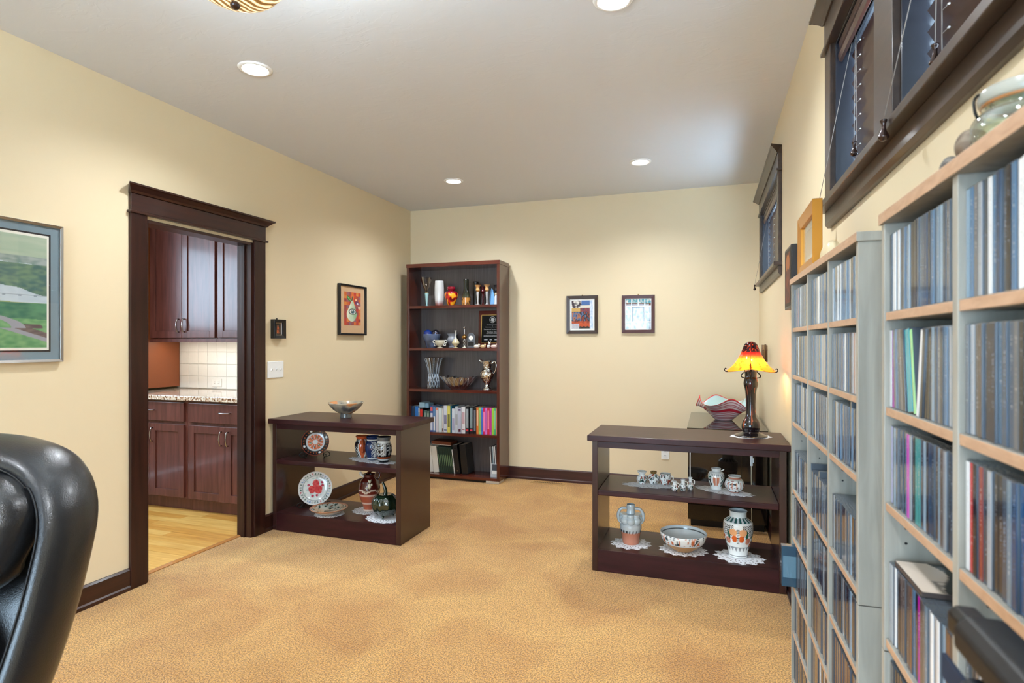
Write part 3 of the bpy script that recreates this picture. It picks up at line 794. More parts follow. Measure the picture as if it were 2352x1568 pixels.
COMMON_A = ['slate blue'] * 3 + ['grey'] * 4 + ['navy'] * 3 + ['charcoal'] * 4 + ['pale grey'] * 3 + ['steel blue'] * 3 + ['taupe'] * 3 + ['white'] * 2 + ['black'] * 2 + ['pale blue']
COMMON_L = ['taupe'] * 4 + ['charcoal'] * 3 + ['grey'] * 3 + ['brown'] * 3 + ['navy'] * 2 + ['white', 'slate blue', 'black']

def cd_spine_mat():
    m, nt, b = newmat('cd_spine')
    oi = N(nt, 'ShaderNodeObjectInfo'); tc = N(nt, 'ShaderNodeTexCoord')
    mp = N(nt, 'ShaderNodeMapping'); mp.inputs['Scale'].default_value = (300, 1, 330)
    ad = N(nt, 'ShaderNodeVectorMath', operation='ADD'); cmb = N(nt, 'ShaderNodeCombineXYZ')
    ml = N(nt, 'ShaderNodeMath', operation='MULTIPLY'); ml.inputs[1].default_value = 37.0
    no = N(nt, 'ShaderNodeTexNoise'); no.inputs['Scale'].default_value = 1.0; no.inputs['Detail'].default_value = 1
    r = ramp(nt, [(0.56, (0, 0, 0, 1)), (0.62, (0.3, 0.3, 0.3, 1))])
    # lettering only along the middle of the spine
    sx = N(nt, 'ShaderNodeSeparateXYZ')
    g1 = N(nt, 'ShaderNodeMath', operation='COMPARE'); g1.inputs[1].default_value = 0.0052; g1.inputs[2].default_value = 0.0012
    g2 = N(nt, 'ShaderNodeMath', operation='COMPARE'); g2.inputs[1].default_value = 0.072; g2.inputs[2].default_value = 0.040
    mu = N(nt, 'ShaderNodeMath', operation='MULTIPLY'); mu2 = N(nt, 'ShaderNodeMath', operation='MULTIPLY')
    inv = N(nt, 'ShaderNodeMix', data_type='RGBA'); inv.inputs[6].default_value = S(230, 232, 235); inv.inputs[7].default_value = S(40, 44, 52)
    lum = N(nt, 'ShaderNodeRGBToBW'); gt = N(nt, 'ShaderNodeMath', operation='GREATER_THAN'); gt.inputs[1].default_value = 0.25
    mx = N(nt, 'ShaderNodeMix', data_type='RGBA')
    nt.links.new(oi.outputs['Random'], ml.inputs[0]); nt.links.new(ml.outputs[0], cmb.inputs[2]); nt.links.new(tc.outputs['Object'], mp.inputs['Vector'])
    nt.links.new(mp.outputs[0], ad.inputs[0]); nt.links.new(cmb.outputs[0], ad.inputs[1]); nt.links.new(ad.outputs[0], no.inputs['Vector']); nt.links.new(no.outputs[0], r.inputs[0])
    nt.links.new(tc.outputs['Object'], sx.inputs[0]); nt.links.new(sx.outputs['X'], g1.inputs[0]); nt.links.new(sx.outputs['Z'], g2.inputs[0])
    nt.links.new(g1.outputs[0], mu.inputs[0]); nt.links.new(g2.outputs[0], mu.inputs[1]); nt.links.new(mu.outputs[0], mu2.inputs[0]); nt.links.new(r.outputs[0], mu2.inputs[1])
    nt.links.new(oi.outputs['Color'], lum.inputs[0]); nt.links.new(lum.outputs[0], gt.inputs[0]); nt.links.new(gt.outputs[0], inv.inputs[0])
    nt.links.new(mu2.outputs[0], mx.inputs[0]); nt.links.new(oi.outputs['Color'], mx.inputs[6]); nt.links.new(inv.outputs[2], mx.inputs[7])
    nt.links.new(mx.outputs[2], b.inputs['Base Color'])
    b.inputs['Roughness'].default_value = 0.12; b.inputs['Coat Weight'].default_value = 0.3; b.inputs['Coat Roughness'].default_value = 0.03
    return m
SPINE = cd_spine_mat()
CASEP = pr('cd_case_plastic', S(78, 85, 93), 0.1, coat=0.4)
CASED = pr('cd_case_edge', S(58, 64, 72), 0.12, coat=0.5)
def cd_mesh(w=0.0102, h=0.1245, d=0.128):
    m = MB()
    m.box(0, w, 0.0006, d, 0, h, 0)
    m.m[0] = m.m[4] = 2
    m.box(0.0009, w - 0.0009, 0, 0.003, 0.0012, h - 0.0012, 1)
    # ribbed top edge of the hinge
    for k in range(3):
        yy = 0.004 + k * 0.006
        m.box(0.0004, w - 0.0004, yy, yy + 0.0022, h, h + 0.0004, 0)
    me = bpy.data.meshes.new('cd_case')
    me.from_pydata(m.v, [], m.f)
    for mm in (CASEP, SPINE, CASED): me.materials.append(mm)
    me.polygons.foreach_set('material_index', m.m); me.update()
    return me, m
CDM, CDMB = cd_mesh()
CDW, CDWMB = cd_mesh(0.0215)
CDT, CDTMB = cd_mesh(0.0102, 0.141)
from mathutils import Euler
cds = []   # (world matrix, colour name, variant, rack, column, row, index)
def ordn(n):
    return '%d%s' % (n, 'th' if 10 <= n % 100 <= 20 else {1: 'st', 2: 'nd', 3: 'rd'}.get(n % 10, 'th'))
def fill(rackname, loc, rz, posts, col, row, names=None, common=None, full=0.97, lean=None, x0off=0.0):
    Mx = Matrix.Translation(loc) @ Euler((0, 0, rz)).to_matrix().to_4x4()
    x = posts[col] + 0.018 + x0off; xe = posts[col + 1] - 0.003
    lim = x + (xe - x) * full
    i = 0
    while True:
        nm = names[i] if names and i < len(names) else random.choice(common)
        var = 'n'
        rr = random.random()
        if rr < 0.05: var = 'w'
        elif rr < 0.07 and row != 0: var = 't'
        if names and i < len(names) or lean and i in lean: var = 'w' if nm == 'teal' else 'n'
        w = 0.0215 if var == 'w' else 0.0102
        if lean and i in lean:
            dx, ang = lean[i]
            x += dx
        else: ang = 0
        if x + w > lim: break
        yy = 0.006 + random.uniform(0, 0.003)
        Ml = Matrix.Translation((x, yy, SHELF_Z[row] + 0.0003)) @ Matrix.Rotation(R(ang), 4, 'Y')
        cds.append((Mx @ Ml, nm, var, rackname, col, row, i + 1))
        x += w + 0.0004 + random.uniform(0, 0.0004)
        i += 1
B1 = ['navy', 'white', 'white', 'pale grey', 'white', 'navy', 'steel blue', 'steel blue', 'pale blue', 'charcoal', 'slate blue', 'navy', 'slate blue', 'steel blue', 'slate blue', 'deep blue', 'navy', 'steel blue', 'navy', 'pale blue', 'pale blue', 'slate blue', 'grey', 'slate blue']
B2 = ['white', 'magenta', 'grey', 'grey', 'slate blue', 'grey', 'charcoal', 'teal', 'light green', 'white', 'charcoal', 'black', 'black', 'slate blue', 'pale blue', 'slate blue', 'grey']
B3 = ['lavender', 'navy', 'pale blue', 'grey', 'charcoal', 'slate blue', 'navy', 'steel blue', 'hot pink', 'pale grey', 'charcoal', 'sea green', 'sea green', 'slate blue', 'pale blue', 'navy', 'deep blue', 'slate blue', 'taupe', 'pale blue', 'taupe', 'pale grey', 'charcoal', 'slate blue']
B4 = ['pale grey', 'pale grey', 'white', 'slate blue', 'charcoal', 'taupe', 'taupe', 'charcoal', 'taupe', 'brown', 'steel blue', 'navy', 'magenta', 'taupe', 'grey', 'pale blue', 'pale grey', 'white', 'pale grey', 'white', 'pale blue', 'taupe', 'brown', 'taupe']
leanB2 = {2: (0.004, -4), 3: (0.0002, -5), 4: (0.0002, -6), 5: (0.0004, -6.5), 6: (0.0006, -7), 7: (0.003, -8), 8: (0.0030, -9), 9: (0.006, 9), 10: (0.0022, 7), 11: (0.0010, 5), 12: (0.0008, 4)}
fill('near', LOC_B, RZ_B, POST_B, 0, 0, B1, COMMON_B)
fill('near', LOC_B, RZ_B, POST_B, 0, 1, B2, COMMON_B, lean=leanB2)
fill('near', LOC_B, RZ_B, POST_B, 0, 2, B3, COMMON_B)
fill('near', LOC_B, RZ_B, POST_B, 0, 3, B4, COMMON_L)
fill('near', LOC_B, RZ_B, POST_B, 0, 4, ['taupe', 'taupe', 'black', 'charcoal'], COMMON_L)
B21 = ['pale blue', 'steel blue', 'grey', 'pale grey', 'slate blue', 'white', 'steel blue', 'deep blue', 'slate blue', 'navy', 'steel blue', 'white', 'white', 'steel blue']
B22 = ['grey', 'pale grey', 'grey', 'taupe', 'navy', 'navy', 'navy', 'steel blue', 'slate blue', 'slate blue', 'grey', 'charcoal', 'white', 'pale grey']
B23 = ['white', 'red', 'navy', 'brick red', 'slate blue', 'pale grey', 'charcoal', 'charcoal', 'slate blue', 'pale blue', 'deep blue', 'deep blue', 'navy', 'steel blue']
for r_, nm in ((0, B21), (1, B22), (2, B23), (3, None), (4, None)):
    fill('near', LOC_B, RZ_B, POST_B, 1, r_, nm, COMMON_B if r_ < 3 else COMMON_L)
A3 = {0: ['charcoal', 'white', 'pale blue', 'slate blue', 'grey', 'white', 'slate blue', 'steel blue', 'white', 'pale blue', 'deep blue', 'steel blue', 'slate blue', 'pale blue', 'steel blue', 'white', 'grey', 'navy'],
      1: ['grey', 'steel blue', 'grey', 'taupe', 'charcoal', 'grey', 'navy', 'grey', 'taupe', 'deep blue', 'deep blue', 'pale blue', 'white', 'deep blue', 'deep blue', 'deep blue', 'navy', 'deep blue', 'pale grey', 'brick red'],
      2: ['charcoal', 'grey', 'charcoal', 'taupe', 'white', 'pale blue', 'taupe', 'navy', 'steel blue', 'charcoal', 'taupe', 'grey', 'slate blue', 'taupe', 'navy', 'charcoal']}
for r_ in range(9):
    fill('near', LOC_B, RZ_B, POST_B, 2, r_, None, COMMON_B)
    if r_ > 4:
        fill('near', LOC_B, RZ_B, POST_B, 0, r_, None, COMMON_L); fill('near', LOC_B, RZ_B, POST_B, 1, r_, None, COMMON_L)
    fill('far', LOC_A, RZ_A, POST_A, 2, r_, A3.get(r_), COMMON_A if r_ < 3 else COMMON_L if r_ > 4 else COMMON_A)
    fill('far', LOC_A, RZ_A, POST_A, 1, r_, {1: ['grey', 'grey', 'taupe', 'brick red', 'pale grey', 'black']}.get(r_), COMMON_A if r_ < 5 else COMMON_L)
    fill('far', LOC_A, RZ_A, POST_A, 0, r_, {0: ['grey', 'pale grey', 'grey', 'charcoal', 'grey', 'charcoal', 'grey', 'pink', 'charcoal', 'pale grey', 'navy', 'white', 'pale blue'], 1: ['lavender', 'charcoal', 'navy', 'white', 'taupe', 'pale grey', 'navy', 'white']}.get(r_), COMMON_A if r_ < 5 else COMMON_L, x0off=0.034 if r_ == 5 else 0.0)
def inview(p):
    f = Vector((-sin(0.32657), cos(0.32657), 0)); rr = Vector((cos(0.32657), sin(0.32657), 0))
    d = p - Vector((0, 0, 1.34)); z = d.dot(f)
    if z < 0.05: return None
    return 1176 + 1332.2 * d.dot(rr) / z, 788.1 - 1332.2 * d.z / z, z
keep = []
for c in cds:
    p = c[0] @ Vector((0.005, 0, 0.062)); q = inview(p)
    hidden = q is None or q[0] > 2385 or q[1] - 0.0625 * 1332 / q[2] > 1580
    keep.append((99.0 if hidden else q[2], c))
keep.sort(key=lambda t: t[0])
ROWN = ['top', 'second', 'third', 'fourth', 'fifth', 'sixth', 'seventh', 'eighth', 'bottom']
COLN = {('near', 0): 'left', ('near', 1): 'right', ('near', 2): 'third', ('far', 0): 'left', ('far', 1): 'middle', ('far', 2): 'right'}
stuffmb = MB(); stuffc = []
for k, (dist, c) in enumerate(keep):
    Mw, nm, var, rk, col, row, idx = c
    me, src = {'n': (CDM, CDMB), 'w': (CDW, CDWMB), 't': (CDT, CDTMB)}[var]
    r_, g_, b_ = PAL[nm]
    j = random.uniform(0.62, 0.88) if nm in ('grey', 'taupe', 'charcoal', 'slate blue', 'steel blue', 'navy', 'deep blue', 'pale grey', 'pale blue') else random.uniform(0.9, 1.0)
    colr = S(min(255, r_ * j), min(255, g_ * j), min(255, b_ * j))
    if k < 300 and dist < 50:
        o = bpy.data.objects.new('cd_case', me); COL.objects.link(o)
        o.matrix_world = Mw; o.color = colr
        tag(o, '%s CD case, %s from left, %s row, %s column of %s rack' % (nm, ordn(idx), ROWN[row], COLN[(rk, col)], rk), 'CD case', 'CD cases in the pale wood racks')
    else:
        b = len(stuffmb.v)
        for v in src.v: stuffmb.v.append(tuple(Mw @ Vector(v)))
        for f_, mi in zip(src.f, src.m):
            stuffmb.face([b + i for i in f_], mi)
        if stuffmb.c is None: stuffmb.c = {}
        for i in range(b, len(stuffmb.v)): stuffmb.c[i] = colr
print('cds', len(keep))
if stuffmb.v:
    o = stuffmb.build('cd_cases', [CASEP, vcol('cd_spine_far', 0.12, 0.6), CASED])
    o['kind'] = 'stuff'; tag(o, 'rows of CD cases filling the rest of both racks', 'CD cases')
wb = tag(empty('boxed_album', LOC_A, RZ_A), 'blue boxed album in clear wrap jutting from the far rack', 'CD box')
MB().box(0.020, 0.046, -0.034, 0.100, SHELF_Z[5] + 0.0005, SHELF_Z[5] + 0.132).build('box', pr('blue_slate_card', S(44, 76, 96), 0.3), wb, 0.001)
MB().box(0.019, 0.047, -0.0345, 0.1005, SHELF_Z[5] + 0.0003, SHELF_Z[5] + 0.1325).build('clear_wrap', M['pane'], wb)
MB().box(0.0462, 0.0466, -0.030, 0.020, SHELF_Z[5] + 0.030, SHELF_Z[5] + 0.100).build('cover_print', pr('pale_cover', S(92, 126, 144), 0.4), wb)
# booklet lying on the fourth row of the near rack
def art_fn(fn):
    return fn
# ================================================================== PICTURES
def art_mesh(w, h, nx, ny, fn):
    """flat print facing -y, centred; fn(u,v) with u,v in 0..1 from lower left"""
    m = MB(); m.c = {}
    for j in range(ny + 1):
        for i in range(nx + 1):
            m.c[len(m.v)] = fn(min(i / nx, 0.9999), min(j / ny, 0.9999)); m.v.append((-w / 2 + w * i / nx, 0, -h / 2 + h * j / ny))
    for j in range(ny):
        for i in range(nx):
            q = j * (nx + 1) + i
            m.face((q, q + 1, q + nx + 2, q + nx + 1))
    return m
def frame_mb(w, h, fw, d, y0=0.0):
    m = MB()
    W, H = w / 2, h / 2
    o = [(-W, -H), (W, -H), (W, H), (-W, H)]; i = [(-W + fw, -H + fw), (W - fw, -H + fw), (W - fw, H - fw), (-W + fw, H - fw)]
    for (x, z) in o: m.v.append((x, y0, z))
    for (x, z) in o: m.v.append((x, y0 - d, z))
    for (x, z) in i: m.v.append((x, y0 - d * 0.8, z))
    for (x, z) in i: m.v.append((x, y0, z))
    for k in range(4):
        j = (k + 1) % 4
        m.face((k, j, 4 + j, 4 + k)); m.face((4 + k, 4 + j, 8 + j, 8 + k)); m.face((8 + k, 8 + j, 12 + j, 12 + k)); m.face((12 + k, 12 + j, j, k))
    return m
def fnoise(x, y, s=1.0):
    return mnoise.noise(Vector((x * s, y * s, 3.7)))
def picture(label, loc, rz, w, h, fw, d, fmat, art, aw, ah, an, mat_col=None, inner=None, glass=True, az=0.0, ax=0.0, pmat='vmatte', cat='picture'):
    e = tag(empty('framed_picture', loc, rz), label, cat)
    frame_mb(w, h, fw, d, -0.001).build('frame', fmat, e, 0.001)
    if mat_col is not None:
        MB().box(-w / 2 + fw * 0.7, w / 2 - fw * 0.7, -d * 0.45, -0.002, -h / 2 + fw * 0.7, h / 2 - fw * 0.7).build('mat_board', pr('mat_board', mat_col, 0.8), e)
    if inner is not None:
        ic, iw = inner
        frame_mb(aw + 2 * iw, ah + 2 * iw, iw, 0.0012, -d * 0.45).build('mat_bevel', pr('mat_bevel', ic, 0.7), e).location = (ax, 0, az)
    a = art_mesh(aw, ah, an[0], an[1], art).build('print', M[pmat], e)
    a.location = (ax, -d * 0.45 - 0.0012, az)
    if glass:
        MB().box(-w / 2 + fw * 0.8, w / 2 - fw * 0.8, -d * 0.62, -d * 0.62 + 0.0015, -h / 2 + fw * 0.8, h / 2 - fw * 0.8).build('glass', M['pane'], e)
    return e
def landscape(u, v):
    n = fnoise(u * 6, v * 9); n2 = fnoise(u * 22, v * 40); n3 = fnoise(u * 9 + 4, v * 3)
    if v > 0.80: c = mixc(S(150, 172, 150), S(182, 190, 168), 0.5 + 0.5 * fnoise(u * 4, v * 34))
    elif v > 0.735 + 0.02 * n3: c = mixc(S(158, 166, 164), S(118, 140, 132), 0.5 + n2)
    else:
        bay = 0.60 + 0.10 * n3
        land = (v > 0.555 - 0.30 * (u - 0.70) + 0.03 * n) and v < 0.735 and u > 0.62 - 0.05 * sin(v * 40)
        if land: c = mixc(S(70, 104, 100), S(110, 136, 108), 0.5 + n2 + 0.5 * n)
        elif v > 0.46 - 0.06 * u + 0.01 * n: c = mixc(S(176, 190, 200), S(196, 206, 212), 0.5 + n2 * 0.5)
        elif v > 0.40: c = mixc(S(150, 158, 110), S(96, 138, 92), 0.5 + n)
        elif v > 0.285 - 0.02 * u: c = mixc(S(44, 104, 84), S(82, 136, 100), 0.5 + n2 * 0.7 + n * 0.5)
        else: c = mixc(S(84, 140, 92), S(120, 164, 112), 0.5 + n2)
        # winding road
        cx = 0.74 + 0.14 * sin((0.30 - v) * 12) if v > 0.10 else None
        if v < 0.30:
            rc = 0.80 - 0.55 * ((v - 0.19) / 0.11) ** 2 * 0.35 if v > 0.19 else 0.72 + (0.19 - v) * 2.6
            if abs(u - rc) < 0.045: c = S(150, 150, 160)
            elif rc < u < rc + 0.16 and v < 0.22 and v > 0.10: c = mixc(S(84, 66, 70), S(120, 104, 100), 0.5 + n2)
            if u < 0.5 and v > 0.12 and v < 0.26: c = mixc(S(196, 190, 160), S(160, 170, 140), 0.5 + n2)
        if 0.46 < v < 0.475 and u > 0.1 and (int(u * 60) % 6 == 0 or v > 0.468): c = S(140, 150, 160)
    return c
picture('large framed landscape print with blue mat at the left edge', (XL, 1.590, 1.578), R(90), 0.758, 0.654, 0.012, 0.024, M['nickel'], lambda u, v: S(228, 226, 216) if (u < 0.016 or u > 0.984 or v < 0.02 or v > 0.98) else landscape(u, v), 0.640, 0.540, (250, 210), S(122, 140, 150), (S(28, 22, 24), 0.008))
def eyepear(u, v):
    k = int(u * 7) * 13 + int(v * 10) * 7
    rnd = ((k * 7919) % 97) / 97
    c = [S(206, 70, 40), S(224, 120, 50), S(150, 60, 70), S(190, 60, 60), S(120, 110, 130), S(230, 150, 70), S(140, 80, 90)][int(rnd * 7) % 7]
    c = mixc(c, S(200, 90, 60), 0.3 + 0.3 * fnoise(u * 9, v * 9))
    for (x, y, r, cc) in ((0.70, 0.78, 0.055, S(240, 190, 150)), (0.80, 0.66, 0.06, S(220, 220, 226)), (0.92, 0.54, 0.09, S(236, 190, 160)), (0.78, 0.68, 0.13, S(110, 70, 110))):
        if cc and ((u - x) ** 2 + ((v - y) * 2.0) ** 2) ** 0.5 < r: c = cc; break
    px, py = u - 0.45, v - 0.36
    wd_ = 0.30 if py < 0 else 0.30 * max(0, 1 - (py / 0.44) ** 1.1)
    inside = (px / 0.30) ** 2 + (py / 0.25) ** 2 < 1 if py < 0 else abs(px - 0.10 * max(py, 0)) < wd_
    if inside:
        c = mixc(S(232, 238, 214), S(150, 190, 150), 0.5 + px * 2.2 + 0.3 * fnoise(u * 6, v * 6))
        ex, ey = u - 0.50, (v - 0.41) * 2.0
        q = (ex / 0.20) ** 2 + (ey / 0.15) ** 2
        if q < 1: c = S(240, 236, 226)
        if 0.82 < q < 1.5: c = S(90, 100, 90)
        r = (ex ** 2 + ey ** 2) ** 0.5
        if r < 0.12: c = S(90, 130, 140)
        if r < 0.06: c = S(16, 20, 24)
        if ((ex + 0.03) ** 2 + (ey - 0.05) ** 2) ** 0.5 < 0.025: c = S(250, 250, 250)
    if 0.60 < v < 0.88 and abs(u - 0.45 - (v - 0.72) * 0.35) < 0.03 and v > 0.74: c = S(70, 80, 74)
    lx, ly = u - 0.28, v - 0.80
    a = lx * 0.8 + ly * 1.2; bb = lx * 1.1 - ly * 0.7
    if (bb / 0.18) ** 2 + ((lx * 0.7 + ly * 1.3) / 0.085) ** 2 < 1: c = S(40, 130, 60) if abs(lx * 0.7 + ly * 1.3) > 0.012 else S(160, 220, 150)
    return c
picture('framed abstract print of a pear with an eye on the left wall', (XL, 4.398, 1.632), R(90), 0.402, 0.440, 0.016, 0.030, M['black'], eyepear, 0.250, 0.290, (130, 160), S(214, 178, 138), None, az=0.012)
def relief(u, v):
    c = mixc(S(190, 170, 140), S(120, 90, 70), 0.5 + fnoise(u * 20, v * 30))
    if abs(u - 0.5) < 0.32 and 0.08 < v < 0.92: c = S(40, 22, 16)
    if (u - 0.45) ** 2 * 3 + (v - 0.68) ** 2 < 0.012: c = S(210, 120, 70)
    if abs(u - 0.45) < 0.12 + 0.1 * (0.6 - v) and 0.15 < v < 0.62: c = mixc(S(190, 92, 40), S(90, 40, 24), 0.5 + fnoise(u * 12, v * 16))
    if u > 0.84 and v > 0.1: c = S(200, 200, 206)
    return c
e = picture('tiny black-framed relief plaque beside the doorway', (XL, 3.461, 1.444), R(90), 0.121, 0.138, 0.022, 0.036, M['black'], relief, 0.078, 0.096, (48, 60), None, None, False, pmat='vgloss')
MB().tube([(0, -0.004, 0.069), (0, -0.004, 0.079)], 0.005, 8).build('hanger', M['black'], e)
def parade(u, v):
    zig = 0.03 * abs(((u * 14) % 2) - 1)
    if u < 0.07 or u > 0.93 or v < 0.06 or v > 0.95: return S(238, 238, 236)
    if u > 0.80: return mixc(S(226, 234, 244), S(170, 196, 226), 0.5 + fnoise(u * 20, v * 14))
    if v < 0.22 and u < 0.38: return mixc(S(200, 200, 208), S(180, 178, 190), 0.5 + fnoise(u * 40, v * 40))
    if v < 0.11 + zig: return S(30, 26, 28)
    if v < 0.22: return S(196, 78, 30)
    if v < 0.30: return mixc(S(206, 84, 36), S(120, 40, 30), 0.5 + fnoise(u * 9, v * 20))
    if v < 0.60:
        n = fnoise(u * 11, v * 9); 
        return [S(120, 52, 44), S(60, 40, 40), S(176, 110, 80), S(86, 110, 150), S(40, 36, 44), S(150, 60, 50)][int((n + 1) * 3 + u * 3) % 6]
    if v < 0.72: return S(206, 168, 96) if u < 0.42 else mixc(S(60, 70, 96), S(160, 60, 60), 0.5 + fnoise(u * 14, v * 20))
    if v < 0.80 and u > 0.42: return S(226, 220, 206)
    return S(70, 110, 170) if u > 0.42 + zig * 4 else mixc(S(230, 226, 216), S(60, 46, 60), 0.5 + 1.6 * fnoise(u * 12, v * 16))
p1 = picture('dark brown framed stamp-edged print on the back wall, left of the pair', (-1.143, YB, 1.613), 0, 0.304, 0.364, 0.032, 0.022, M['frame_b'] if 'frame_b' in M else pr('brown_frame', S(58, 38, 28), 0.35), parade, 0.240, 0.300, (120, 150), S(238, 238, 236), None)
def gridprint(u, v):
    gu, gv = (u * 4) % 1, (v * 4) % 1
    line = gu < 0.07 or gu > 0.93 or gv < 0.06 or gv > 0.94
    i, j = int(u * 4), int(v * 4)
    big = i in (1, 2) and j in (1, 2)
    if line and not (big and 0.27 < u < 0.73 and 0.27 < v < 0.73): return S(238, 240, 240)
    if big:
        if u < 0.29 or u > 0.71 or v > 0.70: return S(60, 64, 70)
        return mixc(S(214, 228, 240), S(140, 160, 178), 0.5 + 1.2 * fnoise(u * 9 + v * 5, v * 9 - u * 8))
    if j == 3:
        return mixc(S(86, 156, 170), S(230, 226, 214), 0.3 + 1.5 * fnoise(u * 16, v * 16)) if gv > 0.4 else mixc(S(120, 70, 56), S(90, 90, 70), 0.5 + fnoise(u * 20, v * 20))
    return mixc(S(216, 230, 242), S(150, 172, 190), 0.4 + 1.3 * fnoise(u * 8 - v * 3, v * 8 + u * 6))
p2 = picture('reddish framed print of small square scenes on the back wall', (-0.617, YB, 1.611), 0, 0.300, 0.350, 0.030, 0.022, pr('red_brown_frame', S(74, 32, 30), 0.3), gridprint, 0.240, 0.290, (140, 160), S(238, 238, 236), None)
for p in (p1, p2):
    MB().tube([(0.0, -0.006, 0.184 if p is p1 else 0.177), (0.0, -0.012, 0.190 if p is p1 else 0.183)], 0.004, 8).build('hanger', M['goldmetal'], p)
def icon(u, v):
    c = mixc(S(120, 60, 26), S(70, 32, 18), 0.5 + fnoise(u * 8, v * 12))
    if ((u - 0.5) / 0.30) ** 2 + ((v - 0.76) / 0.16) ** 2 < 1: c = S(176, 104, 40)
    if ((u - 0.5) / 0.14) ** 2 + ((v - 0.76) / 0.10) ** 2 < 1: c = S(170, 104, 70)
    if ((u - 0.5) / 0.33) ** 2 + ((v - 0.36) / 0.32) ** 2 < 1: c = mixc(S(126, 60, 30), S(66, 42, 40), 0.5 + fnoise(u * 10, v * 9))
    if u < 0.1 or u > 0.9 or v < 0.06 or v > 0.95: c = S(50, 40, 24)
    return c
e = tag(empty('icon_painting', (XR, 3.285, 1.674), R(-90)), 'dark painted wooden panel on the right wall beyond the gold frame', 'picture')
MB().box(-0.125, 0.125, -0.030, -0.001, -0.158, 0.158).build('board', pr('panel_edge', S(30, 30, 34), 0.35), e, 0.003)
art_mesh(0.225, 0.29, 70, 90, icon).build('painting', M['vmatte'], e).location = (0, -0.0308, 0)
# gold frame standing on the far rack
e = tag(empty('gold_picture_frame', (0.302, 1.958, 1.5525), R(-90)), 'gilded frame with a blank tan mat standing on the far rack', 'picture frame')
e.rotation_euler = (0, 0, R(-90.5))
def lift(mb, dz):
    mb.v = [(v[0], v[1], v[2] + dz) for v in mb.v]; return mb
lift(frame_mb(0.31, 0.192, 0.036, 0.026, 0.0), 0.096).build('frame', M['gold'], e, 0.002)
lift(frame_mb(0.244, 0.126, 0.022, 0.005, -0.006), 0.096).build('mat_board', pr('cream_mat', S(236, 226, 204), 0.7), e)
MB().box(-0.105, 0.105, -0.007, -0.002, 0.05, 0.142).build('backing', pr('tan_paper', S(206, 176, 138), 0.7), e)
MB().box(-0.122, 0.122, -0.0140, -0.0128, 0.033, 0.159).build('glass', M['pane'], e)
# bundle of sticks on the right wall
e = tag(empty('stick_wall_hanging', (XR, 4.55, 1.270), R(-90)), 'small wall hanging of brown wooden sticks on the right wall', 'wall decor')
for k in range(4):
    xx = -0.09 + k * 0.06
    o = MB().tube([(xx, -0.012 - k * 0.014, -0.056 - random.uniform(0, 0.022)), (xx, -0.012 - k * 0.014, 0.052 + random.uniform(0, 0.012))], [0.0075, 0.0065], 8).build('stick', pr('stick_wood', S(*[(120, 92, 62), (96, 70, 46), (150, 120, 84), (110, 84, 56)][k]), 0.7), e)
MB().tube([(-0.10, -0.004, 0.02), (-0.09, -0.010, 0.02), (0.10, -0.056, 0.02)], 0.002, 6).build('string', M['black'], e)
# ================================================================== CERAMICS AND SMALL THINGS
def vessel_mb(pts, colfn=None, n=56, wall=0.004, k=5, close=True, rfn=None, zfn=None):
    """outer profile bottom to top, then an inner wall back down"""
    outer = smooth_prof(pts, k)
    m = MB()
    prof = list(outer)
    if close:
        inner = [(max(r - wall, 0.001), max(z, wall)) for (r, z) in outer][::-1]
        top = outer[-1]
        prof = outer + [(max(top[0] - wall * 0.5, 0.001), top[1] + wall * 0.35)] + inner
    m.lathe(prof, n, rfn=rfn, zfn=zfn)
    if colfn:
        m.c = {}
        no = len(outer)
        for i in range(len(prof)):
            for kk in range(n):
                th = 2 * pi * kk / n
                if th > pi: th -= 2 * pi
                m.c[i * n + kk] = colfn(th, prof[i][1], prof[i][0], i >= no)
    return m
def vessel(name, label, cat, loc, pts, colfn=None, mat='vcol', group=None, n=56, wall=0.004, k=5, face=True, close=True, rfn=None, zfn=None, body='body', lone=True):
    e = tag(empty(name, loc, facecam(loc[0], loc[1]) if face else 0), label, cat, group)
    vessel_mb(pts, colfn, n, wall, k, close, rfn, zfn).build(body, M[mat] if isinstance(mat, str) else mat, e)
    return e
def one(name, label, cat, loc, mb, mat, group=None, rz=None, bevel=0):
    o = mb.build(name, M[mat] if isinstance(mat, str) else mat, None, bevel)
    o.location = loc; o.rotation_euler = (0, 0, facecam(loc[0], loc[1]) if rz is None else rz)
    return tag(o, label, cat, group)
def single(name, label, cat, loc, pts, colfn=None, mat='vcol', group=None, **kw):
    return one(name, label, cat, loc, vessel_mb(pts, colfn, **kw), mat, group)
def handle_tube(e, pts, r, mat, name='handle'):
    return MB().tube(smooth3(pts, 6), r, 8).build(name, M[mat] if isinstance(mat, str) else mat, e)
def smooth3(pts, k=6):
    P = [Vector(p) for p in pts]; out = []
    for i in range(len(P) - 1):
        p0 = P[max(i - 1, 0)]; p1 = P[i]; p2 = P[i + 1]; p3 = P[min(i + 2, len(P) - 1)]
        for j in range(k):
            t = j / k
            out.append(0.5 * (2 * p1 + (p2 - p0) * t + (2 * p0 - 5 * p1 + 4 * p2 - p3) * t * t + (3 * p1 - p0 - 3 * p2 + p3) * t ** 3))
    out.append(P[-1]); return out
